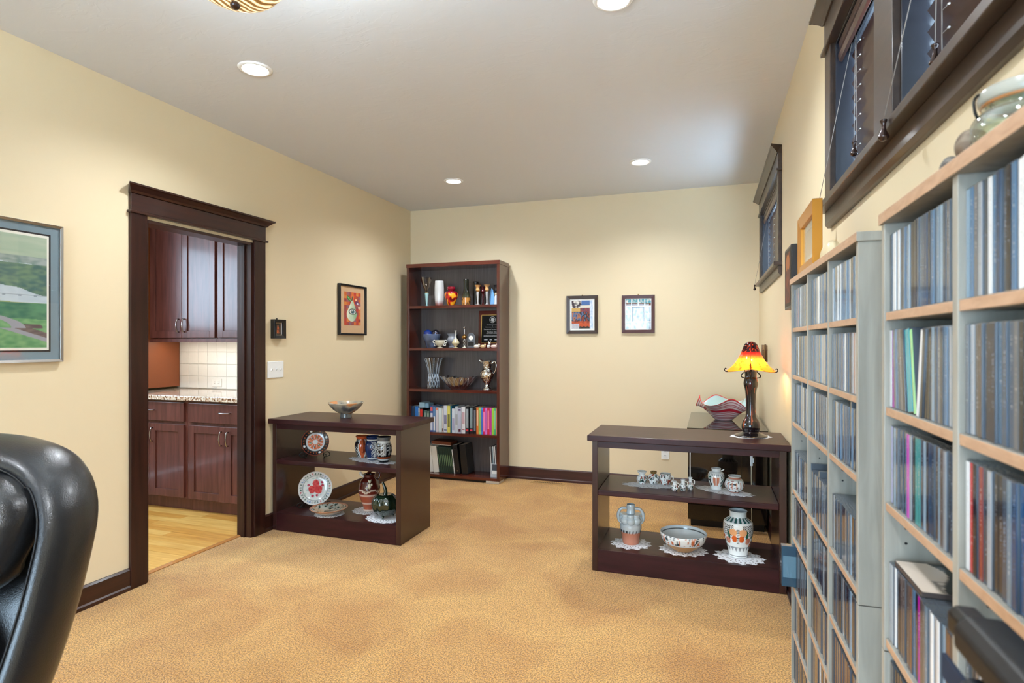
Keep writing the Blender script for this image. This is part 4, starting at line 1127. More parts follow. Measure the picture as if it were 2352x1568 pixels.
def doily(label, x, y, z, rx, ry, rot=0.0, pts=12, deep=0.13, group='white lace doilies'):
    n = 144; nr = 9; m = MB()
    rings = [0.02, 0.2, 0.34, 0.46, 0.58, 0.68, 0.78, 0.87, 0.94, 1.0]
    for i in range(nr + 1):
        for k in range(n):
            th = 2 * pi * k / n
            w = rings[i]
            sc = 1 - deep * (0.5 + 0.5 * cos(pts * th)) * w ** 2 + 0.03 * cos(pts * 4 * th) * w ** 3
            m.v.append((rx * w * sc * cos(th), ry * w * sc * sin(th), 0))
    for i in range(nr):
        for k in range(n):
            if i in (3, 5, 7) and (k % 6 in ((2, 3) if i != 5 else (4, 5))): continue
            k2 = (k + 1) % n
            m.face((i * n + k, i * n + k2, (i + 1) * n + k2, (i + 1) * n + k))
    m.face([n - 1 - k for k in range(n)])
    o = m.build('lace_doily', M['lace']); o.location = (x, y, z + 0.0005); o.rotation_euler = (0, 0, rot)
    md = o.modifiers.new('solid', 'SOLIDIFY'); md.thickness = 0.0014; md.offset = 1
    return tag(o, label, 'doily', group)
W_ = S(236, 238, 236); K_ = S(18, 20, 24); OR_ = S(206, 98, 48); GR_ = S(30, 84, 70); RE_ = S(150, 40, 40)
def scatter(th, z, sx, sz, seed, thr):
    return mnoise.noise(Vector((th * sx + seed, z * sz, seed * 1.7))) > thr
ZT, ZLM, ZRM, ZB = 0.800, 0.507, 0.477, 0.128

# --- left case
def bowl_c(th, z, r, inn):
    n = mnoise.noise(Vector((cos(th) * 2.2, sin(th) * 2.2, z * 22)))
    if z < 0.030 and not inn: return S(92, 94, 96)
    base = mixc(S(120, 120, 116), S(204, 186, 156), 0.5 + n)
    base = mixc(base, S(210, 128, 60), 0.8 if n > 0.35 else 0)
    return mixc(base, S(70, 74, 80), 0.6 if n < -0.25 else 0)
vessel('pedestal_bowl', 'grey and tan swirled glass bowl on the left low bookcase', 'bowl', (-2.499, 3.610, ZT), [(0.040, 0.001), (0.043, 0.002), (0.041, 0.026), (0.045, 0.031), (0.078, 0.052), (0.108, 0.080), (0.127, 0.110)], bowl_c, n=64)
def plate_stand(e, w, h, depth):
    for sx in (-1, 1):
        x = sx * w
        pts = [(x, 0.03, h), (x * 0.9, 0.0, 0.05), (x, -0.02, 0.006), (x * 1.15, -0.050, 0.005), (x + sx * 0.045, -0.056, 0.020), (x + sx * 0.034, -0.056, 0.042), (x + sx * 0.012, -0.056, 0.040), (x + sx * 0.010, -0.056, 0.024), (x + sx * 0.024, -0.056, 0.020)]
        MB().tube(smooth3(pts, 5), 0.0032, 7).build('scroll_leg', M['iron'], e)
    MB().tube(smooth3([(-w, 0.03, h), (-w * 0.4, 0.035, h + 0.02), (0, 0.035, h + 0.045), (w * 0.4, 0.035, h + 0.02), (w, 0.03, h)], 5), 0.0032, 7).build('back_loop', M['iron'], e)
    MB().tube([(0, 0.035, h + 0.03), (0, 0.085, 0.004)], 0.0032, 7).build('rear_leg', M['iron'], e)
def plate_mb(rad, fn):
    m = MB(); n = 96; nr = 26; m.c = {}
    for i in range(nr + 1):
        w = i / nr
        y = -0.012 * (max(0, w - 0.55) / 0.45) ** 1.3
        for k in range(n):
            th = 2 * pi * k / n
            rr = max(w, 0.004) * rad
            m.c[len(m.v)] = fn(w, th); m.v.append((rr * cos(th), y, rr * sin(th)))
    for i in range(nr):
        for k in range(n):
            k2 = (k + 1) % n
            m.face((i * n + k, i * n + k2, (i + 1) * n + k2, (i + 1) * n + k), 0, True)
    b = len(m.v)
    for i in range(nr + 1):
        w = i / nr; y = -0.012 * (max(0, w - 0.55) / 0.45) ** 1.3 + 0.006 * (1 if i < nr else 0)
        for k in range(n):
            th = 2 * pi * k / n
            m.c[len(m.v)] = W_; m.v.append((max(w, 0.004) * rad * cos(th), y, max(w, 0.004) * rad * sin(th)))
    for i in range(nr):
        for k in range(n):
            k2 = (k + 1) % n
            m.face((b + i * n + k, b + (i + 1) * n + k, b + (i + 1) * n + k2, b + i * n + k2), 0, True)
    return m
def plate1(w, th):
    if w > 0.97: return S(190, 80, 50)
    if w > 0.68:
        s = (th * 8 / (2 * pi)) % 1
        d = ((s - 0.5) * 2 * pi * 0.82 / 8) ** 2 + (w - 0.83) ** 2
        if int(th * 8 / (2 * pi)) % 2 == 0 and d < 0.006: return W_
        s2 = (th * 24 / (2 * pi)) % 1
        if ((s2 - 0.5) * 2 * pi * 0.82 / 24) ** 2 + (w - 0.83) ** 2 < 0.0016: return OR_
        return S(26, 20, 24)
    if w > 0.57: return S(206, 206, 206)
    if w < 0.16: return S(224, 222, 216)
    s = abs(((th * 12 / (2 * pi)) % 1) - 0.5)
    if s < 0.10 * (0.62 - w) / 0.4: return S(240, 230, 220)
    if 0.28 < w < 0.46 and abs(((th * 6 / (2 * pi) + 0.25) % 1) - 0.5) < 0.14: return S(30, 90, 40) if int(th * 6 / (2 * pi)) % 2 else S(24, 24, 40)
    return S(212, 104, 54)
def plate2(w, th):
    if w > 0.965: return S(206, 196, 190)
    if w > 0.74:
        s = (th * 34 / (2 * pi)) % 1
        wob = abs(w - 0.86) < 0.06 and abs(s - 0.5 - (abs(w - 0.86) * 3)) < 0.2
        q = int(th * 34 / (2 * pi)) % 9
        if wob: return S(190, 30, 50) if q == 0 else S(120, 150, 190) if q in (4, 5) else S(26, 84, 66)
        return S(232, 230, 226)
    if w > 0.70: return S(140, 150, 150)
    x, y = w * cos(th), w * sin(th)
    for (cx, cy, r) in ((0.02, 0.28, 0.21), (-0.18, -0.06, 0.23), (0.17, -0.08, 0.25)):
        if (x - cx) ** 2 + (y - cy) ** 2 < r * r * (1 + 0.15 * sin(5 * th)):
            return mixc(S(214, 30, 44), S(240, 90, 80), 0.5 + mnoise.noise(Vector((x * 9, y * 9, 1))))
    for (cx, cy) in ((0.42, 0.16), (-0.40, 0.2), (-0.15, -0.45), (0.1, -0.42), (0.4, 0.35)):
        if (x - cx) ** 2 + (y - cy) ** 2 < 0.006: return S(200, 50, 80)
    return S(236, 236, 232) if mnoise.noise(Vector((x * 6, y * 6, 4))) < 0.33 else S(200, 214, 206)
def plate_on_stand(label, slabel, loc, rad, fn):
    rz = facecam(loc[0], loc[1]) + pi / 2 - 0.12
    e = tag(empty('plate_stand', loc, rz), slabel, 'plate stand')
    plate_stand(e, rad * 0.62, rad * 1.1, 0.1)
    p = plate_mb(rad, fn).build('decorative_plate', M['vcol']); tag(p, label, 'plate')
    tilt = R(-14)
    Mx = Matrix.Translation(loc) @ Matrix.Rotation(rz, 4, 'Z') @ Matrix.Translation((0, -0.030, 0.014)) @ Matrix.Rotation(tilt, 4, 'X') @ Matrix.Translation((0, 0, rad))
    p.matrix_world = Mx
plate_on_stand('orange and black dotted plate on the upper shelf', 'scrolled iron stand holding the orange and black plate', (-2.735, 3.575, ZLM), 0.098, plate1)
plate_on_stand('white plate painted with red flowers on the lower shelf', 'scrolled iron stand holding the red-flowered plate', (-2.775, 3.625, ZB), 0.122, plate2)
doily('scalloped lace doily under the three mugs', -2.265, 3.590, ZLM, 0.225, 0.085, R(-12), 16)
def leafy(base, line, side):
    def fn(th, z, r, inn):
        if inn: return base
        if abs(z - 0.012) < 0.004 or abs(z - 0.142) < 0.003: return line
        a = abs(th - side)
        if a < 0.5 and 0.02 < z < 0.13:
            if a < 0.035: return line
            if abs(((z * 70 - a * 3.0) % 1) - 0.5) < 0.18: return line
        return base
    return fn
def orange_c(th, z, r, inn):
    if inn or z > 0.135: return S(206, 92, 48)
    a = abs(th)
    if a < 0.55 - abs(z - 0.075) * 4: return S(214, 100, 52)
    if a < 0.68 - abs(z - 0.075) * 4: return W_
    return S(30, 26, 30) if (z * 60 + th * 6) % 1 > 0.25 else W_
mug = [(0.034, 0.0), (0.037, 0.004), (0.046, 0.03), (0.056, 0.07), (0.054, 0.10), (0.044, 0.125), (0.043, 0.138), (0.050, 0.155)]
m1 = vessel('mug', 'orange glazed mug leftmost of three on the upper shelf', 'mug', (-2.395, 3.665, ZLM + 0.0025), mug, orange_c, group='three painted mugs')
handle_tube(m1, [(0.046, 0.0, 0.130), (0.072, 0.0, 0.122), (0.086, 0.0, 0.090), (0.072, 0.0, 0.055), (0.052, 0.0, 0.045)], 0.008, pr('orange_glaze', S(206, 92, 48), 0.15, coat=0.5))
mugt = [(r * 0.95, z * 1.07) for (r, z) in mug]
m2 = vessel('mug', 'cobalt blue mug in the middle of three', 'mug', (-2.277, 3.612, ZLM + 0.0025), mugt, leafy(S(26, 48, 96), W_, 0.35), group='three painted mugs')
handle_tube(m2, [(-0.03, 0.030, 0.140), (-0.05, 0.05, 0.125), (-0.06, 0.06, 0.09), (-0.04, 0.045, 0.05)], 0.007, pr('blue_glaze', S(26, 48, 96), 0.15, coat=0.5))
def black_c(th, z, r, inn):
    if inn: return K_
    if z > 0.150: return S(120, 124, 128)
    if abs(z - 0.142) < 0.010 or abs(z - 0.022) < 0.003: return W_
    if 0.030 < z < 0.040: return OR_ if (th * 9 + z * 200) % 1 > 0.5 else K_
    if 0.045 < z < 0.135:
        u = (th * 3.2) % 2
        if u < 0.12: return W_
        if u < 1.0 and (abs((z * 60) % 1 - 0.5) < 0.18 or abs((th * 16) % 1 - 0.5) < 0.12): return S(206, 206, 206)
        if u > 1.1 and abs(((z * 50 + abs(u - 1.5) * 4) % 1) - 0.5) < 0.13: return W_
    return K_
vessel('mug', 'black and white patterned mug rightmost of three', 'mug', (-2.157, 3.566, ZLM + 0.0025), [(r * 1.0, z * 1.13) for (r, z) in mug], black_c, group='three painted mugs')
def dish_c(th, z, r, inn):
    if r > 0.120: return S(196, 150, 118) if not inn else S(180, 120, 90)
    if not inn: return S(214, 196, 176)
    n = mnoise.noise(Vector((r * cos(th) * 55, r * sin(th) * 55, 2)))
    n2 = mnoise.noise(Vector((r * cos(th) * 14, r * sin(th) * 14, 8)))
    base = mixc(S(186, 196, 190), S(196, 160, 120), 0.5 + n2)
    return S(40, 66, 60) if n > 0.26 else S(120, 84, 60) if n < -0.34 else base
doily('small lace doily under the shallow painted dish', -2.553, 3.490, ZB, 0.105, 0.098, 0.3, 22, 0.06)
single('shallow_dish', 'shallow painted dish with green flecks on the lower shelf', 'dish', (-2.557, 3.490, ZB + 0.0025), [(0.055, 0.0), (0.060, 0.003), (0.085, 0.012), (0.115, 0.030), (0.132, 0.044)], dish_c, n=96, wall=0.006, k=8)
doily('lace doily under the brown jug', -2.330, 3.655, ZB, 0.125, 0.11, 0.2, 14, 0.08)
doily('lace doily under the green glass pumpkin', -2.125, 3.530, ZB, 0.145, 0.115, R(-8), 14, 0.08)
def jug_c(th, z, r, inn):
    if inn: return S(70, 24, 18)
    w = 0.150 + 0.008 * sin(th * 5)
    if abs(z - w) < 0.005: return S(230, 214, 196)
    if z > w: return S(84, 28, 22)
    if abs(z - 0.118) < 0.003 or abs(z - 0.09) < 0.003 or abs(z - 0.06) < 0.002: return S(232, 200, 180)
    if z < 0.014: return S(214, 190, 176)
    if z < 0.118: return S(176, 88, 60)
    return S(120, 44, 32)
j = vessel('glazed_jug', 'brown banded jug with a white bear on the lower shelf', 'jug', (-2.330, 3.655, ZB + 0.0025), [(0.044, 0.0), (0.046, 0.006), (0.042, 0.02), (0.056, 0.06), (0.074, 0.12), (0.076, 0.165), (0.062, 0.215), (0.040, 0.245), (0.044, 0.262)], jug_c)
brn = pr('brown_glaze', S(84, 28, 22), 0.12, coat=0.6)
handle_tube(j, [(-0.01, 0.055, 0.215), (-0.01, 0.075, 0.245), (-0.02, 0.060, 0.272), (-0.02, 0.02, 0.280), (-0.01, -0.02, 0.262)], 0.008, brn)
handle_tube(j, [(0.0, -0.040, 0.245), (0.0, -0.058, 0.262), (0.0, -0.066, 0.280)], 0.010, 'porcelain', 'spout')
bear = MB(); bear.ball((0.072, 0.0, 0.190), 0.016, 12, 8, sc=(0.7, 0.8, 1.3)); bear.ball((0.068, 0.002, 0.222), 0.011, 12, 8); bear.ball((0.068, -0.007, 0.232), 0.004, 8, 6); bear.ball((0.068, 0.011, 0.232), 0.004, 8, 6); bear.ball((0.076, -0.018, 0.178), 0.008, 8, 6, sc=(1, 1.6, .8)); bear.ball((0.074, 0.016, 0.200), 0.006, 8, 6, sc=(1, 1, 1.6))
bear.build('bear_relief', pr('cream_glaze', S(226, 220, 200), 0.15, coat=0.4), j)
dg = pr('dark_green_glass', S(22, 40, 26), 0.03, coat=0.8, spec=0.8)
p = tag(empty('glass_pumpkin', (-2.135, 3.545, ZB + 0.0025), 0.3), 'dark green ribbed glass pumpkin on the lower shelf', 'glass pumpkin')
def rib(th, t): return 1 - 0.10 * (0.5 + 0.5 * cos(9 * th)) * sin(pi * min(1, max(0, t)))
MB().lathe(smooth_prof([(0.006, 0.030), (0.045, 0.014), (0.078, 0.040), (0.095, 0.085), (0.086, 0.130), (0.055, 0.158), (0.018, 0.158)], 6), 90, rfn=rib, capt=True).build('body', dg, p)
MB().tube(smooth3([(0.0, 0, 0.150), (0.004, 0, 0.180), (-0.006, 0.004, 0.212), (-0.020, 0.006, 0.246)], 5), [0.018, 0.017, 0.016, 0.015, 0.014, 0.013, 0.014, 0.012, 0.013, 0.011, 0.012, 0.010, 0.010, 0.009, 0.008, 0.006], 12).build('stem', dg, p)
for k in range(3):
    a = 2 * pi * k / 3 + 0.5
    MB().tube([(0.05 * cos(a), 0.05 * sin(a), 0.022), (0.062 * cos(a), 0.062 * sin(a), 0.004)], [0.010, 0.006], 8).build('foot', dg, p)

# --- right case, middle shelf
def folk(seed, top=None, dens=0.1, sc=(3.0, 60)):
    def fn(th, z, r, inn):
        if inn: return S(214, 218, 216)
        if top and z > top: return W_
        a = mnoise.noise(Vector((cos(th) * 3.2 + seed, sin(th) * 3.2, z * sc[1])))
        b = mnoise.noise(Vector((cos(th) * 2.4 - seed, sin(th) * 2.4 + 5, z * sc[1] * 0.8)))
        if a > 0.22: return S(40, 44, 46)
        if a < -0.30: return S(150, 70, 54)
        if b > 0.30: return S(60, 110, 96)
        return W_
    return fn
GJ = 'small painted jars on the middle shelf'
doily('leaf-shaped lace doily under the three small jars', -0.340, 3.610, ZRM, 0.165, 0.075, R(6), 12)
single('small_jar', 'small flared painted jar leftmost on the doily', 'jar', (-0.386, 3.625, ZRM + 0.0025), [(0.020, 0), (0.022, 0.003), (0.032, 0.020), (0.031, 0.038), (0.018, 0.056), (0.019, 0.062), (0.030, 0.077)], folk(1, 0.05), group=GJ)
single('small_jar', 'small round painted jar with brown rim in the middle', 'jar', (-0.318, 3.640, ZRM + 0.0025), [(0.019, 0), (0.021, 0.004), (0.033, 0.026), (0.031, 0.050), (0.018, 0.062), (0.017, 0.066), (0.020, 0.077)], lambda th, z, r, inn: S(120, 90, 40) if z > 0.064 else folk(2)(th, z, r, inn), group=GJ)
c3 = vessel('small_cup', 'small painted cup with handle at the right of the jars', 'cup', (-0.250, 3.655, ZRM + 0.0025), [(0.024, 0), (0.027, 0.003), (0.034, 0.020), (0.034, 0.045), (0.033, 0.066)], folk(3), group=GJ)
handle_tube(c3, [(0.0, 0.033, 0.054), (0.0, 0.046, 0.046), (0.0, 0.045, 0.026), (0.0, 0.033, 0.018)], 0.0035, 'porcelain')
GM = 'miniature jugs on the middle shelf'
for i, (x, y, h, lb) in enumerate(((-0.187, 3.522, 0.056, 'leftmost, shortest'), (-0.141, 3.546, 0.064, 'middle'), (-0.101, 3.576, 0.073, 'rightmost, tallest with narrow neck'))):
    nk = 0.011 if i < 2 else 0.009
    mj = vessel('miniature_jug', 'miniature painted jug, %s of three' % lb, 'jug', (x, y, ZRM), [(0.013, 0), (0.014, 0.003), (0.020, h * 0.28), (0.018, h * 0.5), (nk, h * 0.70), (nk, h * 0.80), (nk + 0.003, h)], folk(5 + i, h * 0.66, sc=(3, 95)), group=GM, n=40, wall=0.002)
    handle_tube(mj, [(0.004, nk, h * 0.85), (0.004, nk + 0.013, h * 0.78), (0.004, nk + 0.014, h * 0.55), (0.004, 0.016, h * 0.42)], 0.0024, 'porcelain')
doily('long lace doily under the painted vase and pot', 0.085, 3.608, ZRM, 0.175, 0.080, R(-24), 14)
def shield(th, z, r, inn):
    if inn or z > 0.098: return S(222, 226, 226)
    if 0.085 < z < 0.096: return S(120, 128, 132) if (th * 14) % 1 > 0.5 else W_
    if abs(th) < 0.42 and 0.030 < z < 0.080:
        if abs(th) < 0.05: return W_
        if abs(th) < 0.36 - 0.5 * max(0, 0.045 - z) * 10: return S(206, 130, 100)
        return W_
    if abs(th) > 0.6 and 0.022 < z < 0.085:
        a = mnoise.noise(Vector((cos(th) * 3.5, sin(th) * 3.5, z * 60)))
        return K_ if a > 0.15 else S(36, 96, 84) if a < -0.12 else W_
    return W_
v = vessel('painted_vase', 'white vase with an orange shield on the middle shelf', 'vase', (0.043, 3.632, ZRM + 0.0025), [(0.030, 0), (0.032, 0.004), (0.030, 0.012), (0.042, 0.045), (0.047, 0.075), (0.040, 0.098), (0.026, 0.106), (0.025, 0.112), (0.028, 0.123)], shield)
handle_tube(v, [(0.01, 0.026, 0.112), (0.01, 0.036, 0.116), (0.01, 0.044, 0.122)], 0.003, 'porcelain', 'spout')
def potc(th, z, r, inn):
    if inn: return S(214, 218, 216)
    if abs(z - 0.082) < 0.004 or z < 0.006: return S(184, 120, 100)
    if z > 0.070: return S(206, 204, 196)
    a = mnoise.noise(Vector((cos(th) * 3.0 + 2, sin(th) * 3.0, z * 48)))
    b = abs(((th * 2.2) % 1) - 0.5)
    if b < 0.16 and 0.02 < z < 0.062: return S(206, 140, 116)
    return K_ if a > 0.25 else S(150, 56, 48) if a < -0.33 else W_
single('round_pot', 'squat round painted pot right of the shield vase', 'pot', (0.143, 3.602, ZRM + 0.0025), [(0.028, 0), (0.032, 0.004), (0.050, 0.024), (0.055, 0.044), (0.046, 0.068), (0.033, 0.080), (0.032, 0.084), (0.037, 0.092)], potc)
# --- right case, bottom shelf
doily('lace doily under the multi-spouted flower jug', -0.445, 3.560, ZB, 0.125, 0.112, 0.2, 12, 0.16)
f = tag(empty('flower_brick_jug', (-0.447, 3.568, ZB + 0.0025), facecam(-0.447, 3.568)), 'terracotta and pale blue jug with clustered spouts', 'jug')
def tc_c(th, z, r, inn):
    if inn: return S(180, 186, 188)
    if z < 0.075: return S(196, 126, 100)
    if z < 0.084 and (th * 12) % 1 > 0.45: return S(60, 64, 68)
    return S(192, 198, 200)
vessel_mb([(0.046, 0), (0.048, 0.004), (0.056, 0.05), (0.064, 0.090), (0.062, 0.112), (0.045, 0.126)], tc_c).build('body', M['vcol'], f)
pb = pr('pale_blue_glaze', S(196, 206, 210), 0.12, coat=0.5)
MB().lathe(smooth_prof([(0.045, 0.118), (0.034, 0.150), (0.026, 0.185), (0.023, 0.205), (0.026, 0.220), (0.024, 0.233)], 5), 32, capb=False).build('neck', pb, f)
for k in range(5):
    a = -1.6 + k * 0.8
    sp = MB(); cx, cy = 0.045 * cos(a), 0.045 * sin(a)
    sp.lathe(smooth_prof([(0.012, 0.118), (0.026, 0.134), (0.027, 0.150), (0.018, 0.162), (0.022, 0.172), (0.020, 0.180)], 4), 24, 0, cx, cy, 0, capt=True)
    sp.build('spout', pb, f)
for s_ in (-1, 1):
    handle_tube(f, [(0.0, s_ * 0.024, 0.208), (0.0, s_ * 0.055, 0.205), (0.0, s_ * 0.074, 0.175), (0.0, s_ * 0.072, 0.140), (0.0, s_ * 0.056, 0.118)], 0.009, pb)
doily('lace doily under the cream and ochre bowl', -0.140, 3.548, ZB, 0.140, 0.112, 0.1, 14, 0.14)
def bowlb(th, z, r, inn):
    if inn:
        if abs(z - 0.084) < 0.0025: return S(60, 70, 74)
        if z < 0.020 and mnoise.noise(Vector((cos(th) * r * 60, sin(th) * r * 60, 0))) > 0.22: return S(60, 50, 44)
        return S(220, 226, 228)
    if z < 0.046: return S(190, 132, 62)
    if abs(z - 0.050) < 0.003 or abs(z - 0.094) < 0.003: return W_
    a = mnoise.noise(Vector((cos(th) * 8, sin(th) * 8, z * 24)))
    return S(206, 112, 70) if a > 0.22 else S(60, 72, 74) if a < -0.26 else W_
single('serving_bowl', 'cream bowl with painted band and ochre base', 'bowl', (-0.140, 3.552, ZB + 0.0025), [(0.060, 0), (0.064, 0.003), (0.092, 0.024), (0.118, 0.052), (0.131, 0.082), (0.134, 0.100)], bowlb, n=120, wall=0.006, k=8)
doily('lace doily under the large butterfly vase', 0.165, 3.530, ZB, 0.140, 0.118, -0.2, 12, 0.16)
def bfly(th, z, r, inn):
    if inn or z > 0.224: return S(216, 226, 228)
    if z > 0.200:
        a = (th * 2.6) % 1
        return S(40, 90, 84) if abs(a - 0.5) < 0.16 else S(70, 76, 80) if abs(a - 0.5) < 0.24 else S(196, 204, 206)
    if z > 0.192: return W_
    if abs(z - 0.062) < 0.0022 or abs(z - 0.012) < 0.0018: return S(120, 124, 126)
    if z < 0.060:
        if 0.038 < z and abs(((th * 3) % 1) - 0.5) < (z - 0.036) * 16: return S(150, 150, 152)
        return W_
    if abs(th) < 0.10 and 0.082 < z < 0.166: return K_ if (z * 120) % 1 > 0.5 else W_
    for s_ in (-1, 1):
        if ((th * s_ - 0.33) / 0.28) ** 2 + ((z - 0.150) / 0.020) ** 2 < 1: return S(226, 160, 110)
        if ((th * s_ - 0.26) / 0.18) ** 2 + ((z - 0.115) / 0.022) ** 2 < 1: return S(216, 96, 40)
        if ((th * s_ - 0.78) / 0.22) ** 2 + ((z - 0.100) / 0.020) ** 2 < 1:
            return S(190, 70, 50) if (th * 9 + z * 90) % 1 > 0.35 else S(230, 200, 170)
        if ((th * s_ - 0.62) / 0.10) ** 2 + ((z - 0.135) / 0.030) ** 2 < 1: return S(36, 90, 70)
    if abs(th) > 0.30 and z > 0.128 and z < 0.190:
        return K_ if (int((th + 8) * 15) + int(z * 190)) % 2 else W_
    if abs(th) > 1.0:
        a = mnoise.noise(Vector((cos(th) * 3, sin(th) * 3, z * 40)))
        return OR_ if a > 0.25 else S(40, 90, 70) if a < -0.3 else W_
    return W_
single('butterfly_vase', 'large white vase painted with an orange butterfly', 'vase', (0.160, 3.550, ZB + 0.0025), [(0.050, 0), (0.052, 0.004), (0.054, 0.030), (0.066, 0.075), (0.079, 0.130), (0.080, 0.180), (0.074, 0.198), (0.052, 0.216), (0.046, 0.222), (0.046, 0.246), (0.050, 0.256)], bfly, n=160, k=12)

# --- table lamp
doily('white doily under the orange lamp', 0.233, 3.630, ZT, 0.118, 0.085, 0.3, 9, 0.10)
LP = tag(empty('table_lamp', (0.233, 3.640, ZT + 0.0025), facecam(0.233, 3.640)), 'lit table lamp with flared orange glass shade', 'lamp')
def stem_c(th, z, r, inn):
    a = mnoise.noise(Vector((cos(th) * 1.6, sin(th) * 1.6, z * 14)))
    b = mnoise.noise(Vector((cos(th) * 2.6 + 7, sin(th) * 2.6, z * 9 + 3)))
    if b > 0.42: return S(150, 76, 44)
    if a > 0.34: return S(60, 22, 30)
    return S(16, 10, 15)
vessel_mb([(0.090, 0.0), (0.088, 0.004), (0.050, 0.020), (0.046, 0.030), (0.052, 0.055), (0.046, 0.085), (0.030, 0.115), (0.027, 0.18), (0.031, 0.26), (0.040, 0.30), (0.036, 0.33), (0.032, 0.345), (0.034, 0.375)], stem_c, close=False).build('base', M['vcol'], LP)
MB().tube([(0, 0, 0.36), (0, 0, 0.44)], 0.007, 10).build('rod', M['bronze'], LP)
for k in range(3):
    a = 2 * pi * k / 3 + pi / 2 + 0.5
    ca, sa = cos(a), sin(a)
    MB().tube(smooth3([(0.034 * ca, 0.034 * sa, 0.335), (0.056 * ca, 0.056 * sa, 0.338), (0.060 * ca, 0.060 * sa, 0.352), (0.038 * ca, 0.038 * sa, 0.372), (0.045 * ca, 0.045 * sa, 0.395), (0.070 * ca, 0.070 * sa, 0.420), (0.078 * ca, 0.078 * sa, 0.405), (0.070 * ca, 0.070 * sa, 0.398)], 5), 0.0032, 7).build('scroll_arm', M['iron'], LP)
def shade_mat():
    m, nt, b = newmat('lamp_shade_glass')
    nt.nodes.remove(b); out = nt.nodes['Material Output']
    at = N(nt, 'ShaderNodeAttribute'); at.attribute_name = 'Col'
    tl = N(nt, 'ShaderNodeBsdfTranslucent'); df = N(nt, 'ShaderNodeBsdfDiffuse'); gl = N(nt, 'ShaderNodeBsdfGlossy'); gl.inputs['Roughness'].default_value = 0.06
    m1_ = N(nt, 'ShaderNodeMixShader'); m1_.inputs[0].default_value = 0.15
    m2_ = N(nt, 'ShaderNodeMixShader'); fr = N(nt, 'ShaderNodeFresnel'); fr.inputs[0].default_value = 1.4
    nt.links.new(at.outputs['Color'], tl.inputs[0]); nt.links.new(at.outputs['Color'], df.inputs[0])
    nt.links.new(tl.outputs[0], m1_.inputs[1]); nt.links.new(df.outputs[0], m1_.inputs[2])
    nt.links.new(fr.outputs[0], m2_.inputs[0]); nt.links.new(m1_.outputs[0], m2_.inputs[1]); nt.links.new(gl.outputs[0], m2_.inputs[2]); nt.links.new(m2_.outputs[0], out.inputs[0])
    return m
def tri(th):   # three tips; a fold faces the viewer
    return 0.5 + 0.5 * cos(3 * (th - pi / 3))
def sh_r(th, t):
    k = max(0.0, 1 - t * 1.15)
    return 1 + k * (-0.20 + 0.34 * tri(th)) - 0.05 * k * exp(-(min(abs(th), abs(th - 2 * pi)) / 0.10) ** 2)
sh_pts = smooth_prof([(0.128, 0.372), (0.118, 0.385), (0.098, 0.405), (0.076, 0.435), (0.058, 0.470), (0.045, 0.505), (0.034, 0.532), (0.018, 0.545), (0.001, 0.548)], 6)
m = MB(); nS = 96
m.lathe(sh_pts, nS, rfn=sh_r, zfn=lambda th, t: (1 - t) ** 3 * 0.016 * (1 - tri(th)), capb=False)
m.c = {}
for i, (r, z) in enumerate(sh_pts):
    for kk in range(nS):
        th = 2 * pi * kk / nS
        h = (z - 0.372) / 0.176
        c = mixc(S(250, 160, 50), S(214, 74, 20), h * 1.9)
        c = mixc(c, S(150, 26, 20), (h - 0.34) * 4.5); c = mixc(c, S(14, 4, 10), (h - 0.50) * 6)
        n_ = mnoise.noise(Vector((cos(th) * 2.4, sin(th) * 2.4, z * 26)))
        if abs(n_) < 0.035: c = mixc(c, S(120, 40, 20), 0.75)
        tq = min(th, 2 * pi - th)
        if tq < 0.05: c = mixc(c, S(70, 16, 14), 0.85)
        if i < 2: c = S(60, 20, 16)
        m.c[i * nS + kk] = c
m.build('shade', shade_mat(), LP)
for k in range(3):
    a = pi / 3 + 2 * pi * k / 3
    ca, sa = cos(a), sin(a)
    R0 = 0.128 * 1.14
    MB().tube(smooth3([((R0 - 0.004) * ca, (R0 - 0.004) * sa, 0.374), ((R0 + 0.010) * ca, (R0 + 0.010) * sa, 0.376), ((R0 + 0.016) * ca, (R0 + 0.016) * sa, 0.386), ((R0 + 0.010) * ca, (R0 + 0.010) * sa, 0.394), ((R0 + 0.004) * ca, (R0 + 0.004) * sa, 0.389)], 5), 0.0028, 7).build('curl', M['iron'], LP)
MB().ball((0, 0, 0.425), 0.020, 14, 9, sc=(1, 1, 1.3)).build('bulb', pr('lamp_bulb', (1, 1, 1, 1), emis=(1.0, 0.72, 0.36, 1), estr=LAMP_POWER['bulb'] * 45), LP)
cd_ = MB(); cd_.tube(smooth3([(0.30, 3.70, 0.803), (0.255, 3.845, 0.790), (0.25, 3.852, 0.6), (0.252, 3.856, 0.3), (0.26, 3.87, 0.03), (0.33, 3.95, 0.006)], 8), 0.0028, 7)
co = cd_.build('lamp_cord', pr('ivory_cord', S(206, 196, 170), 0.5)); tag(co, 'ivory lamp cord hanging behind the right low bookcase', 'cord')
sw = MB().box(0.243, 0.258, 3.848, 3.864, 0.585, 0.655).build('inline_switch', M['white'], co, 0.003)
MB().box(0.258, 0.264, 3.850, 3.862, 0.605, 0.632).build('switch_wheel', M['white'], sw, 0.002)

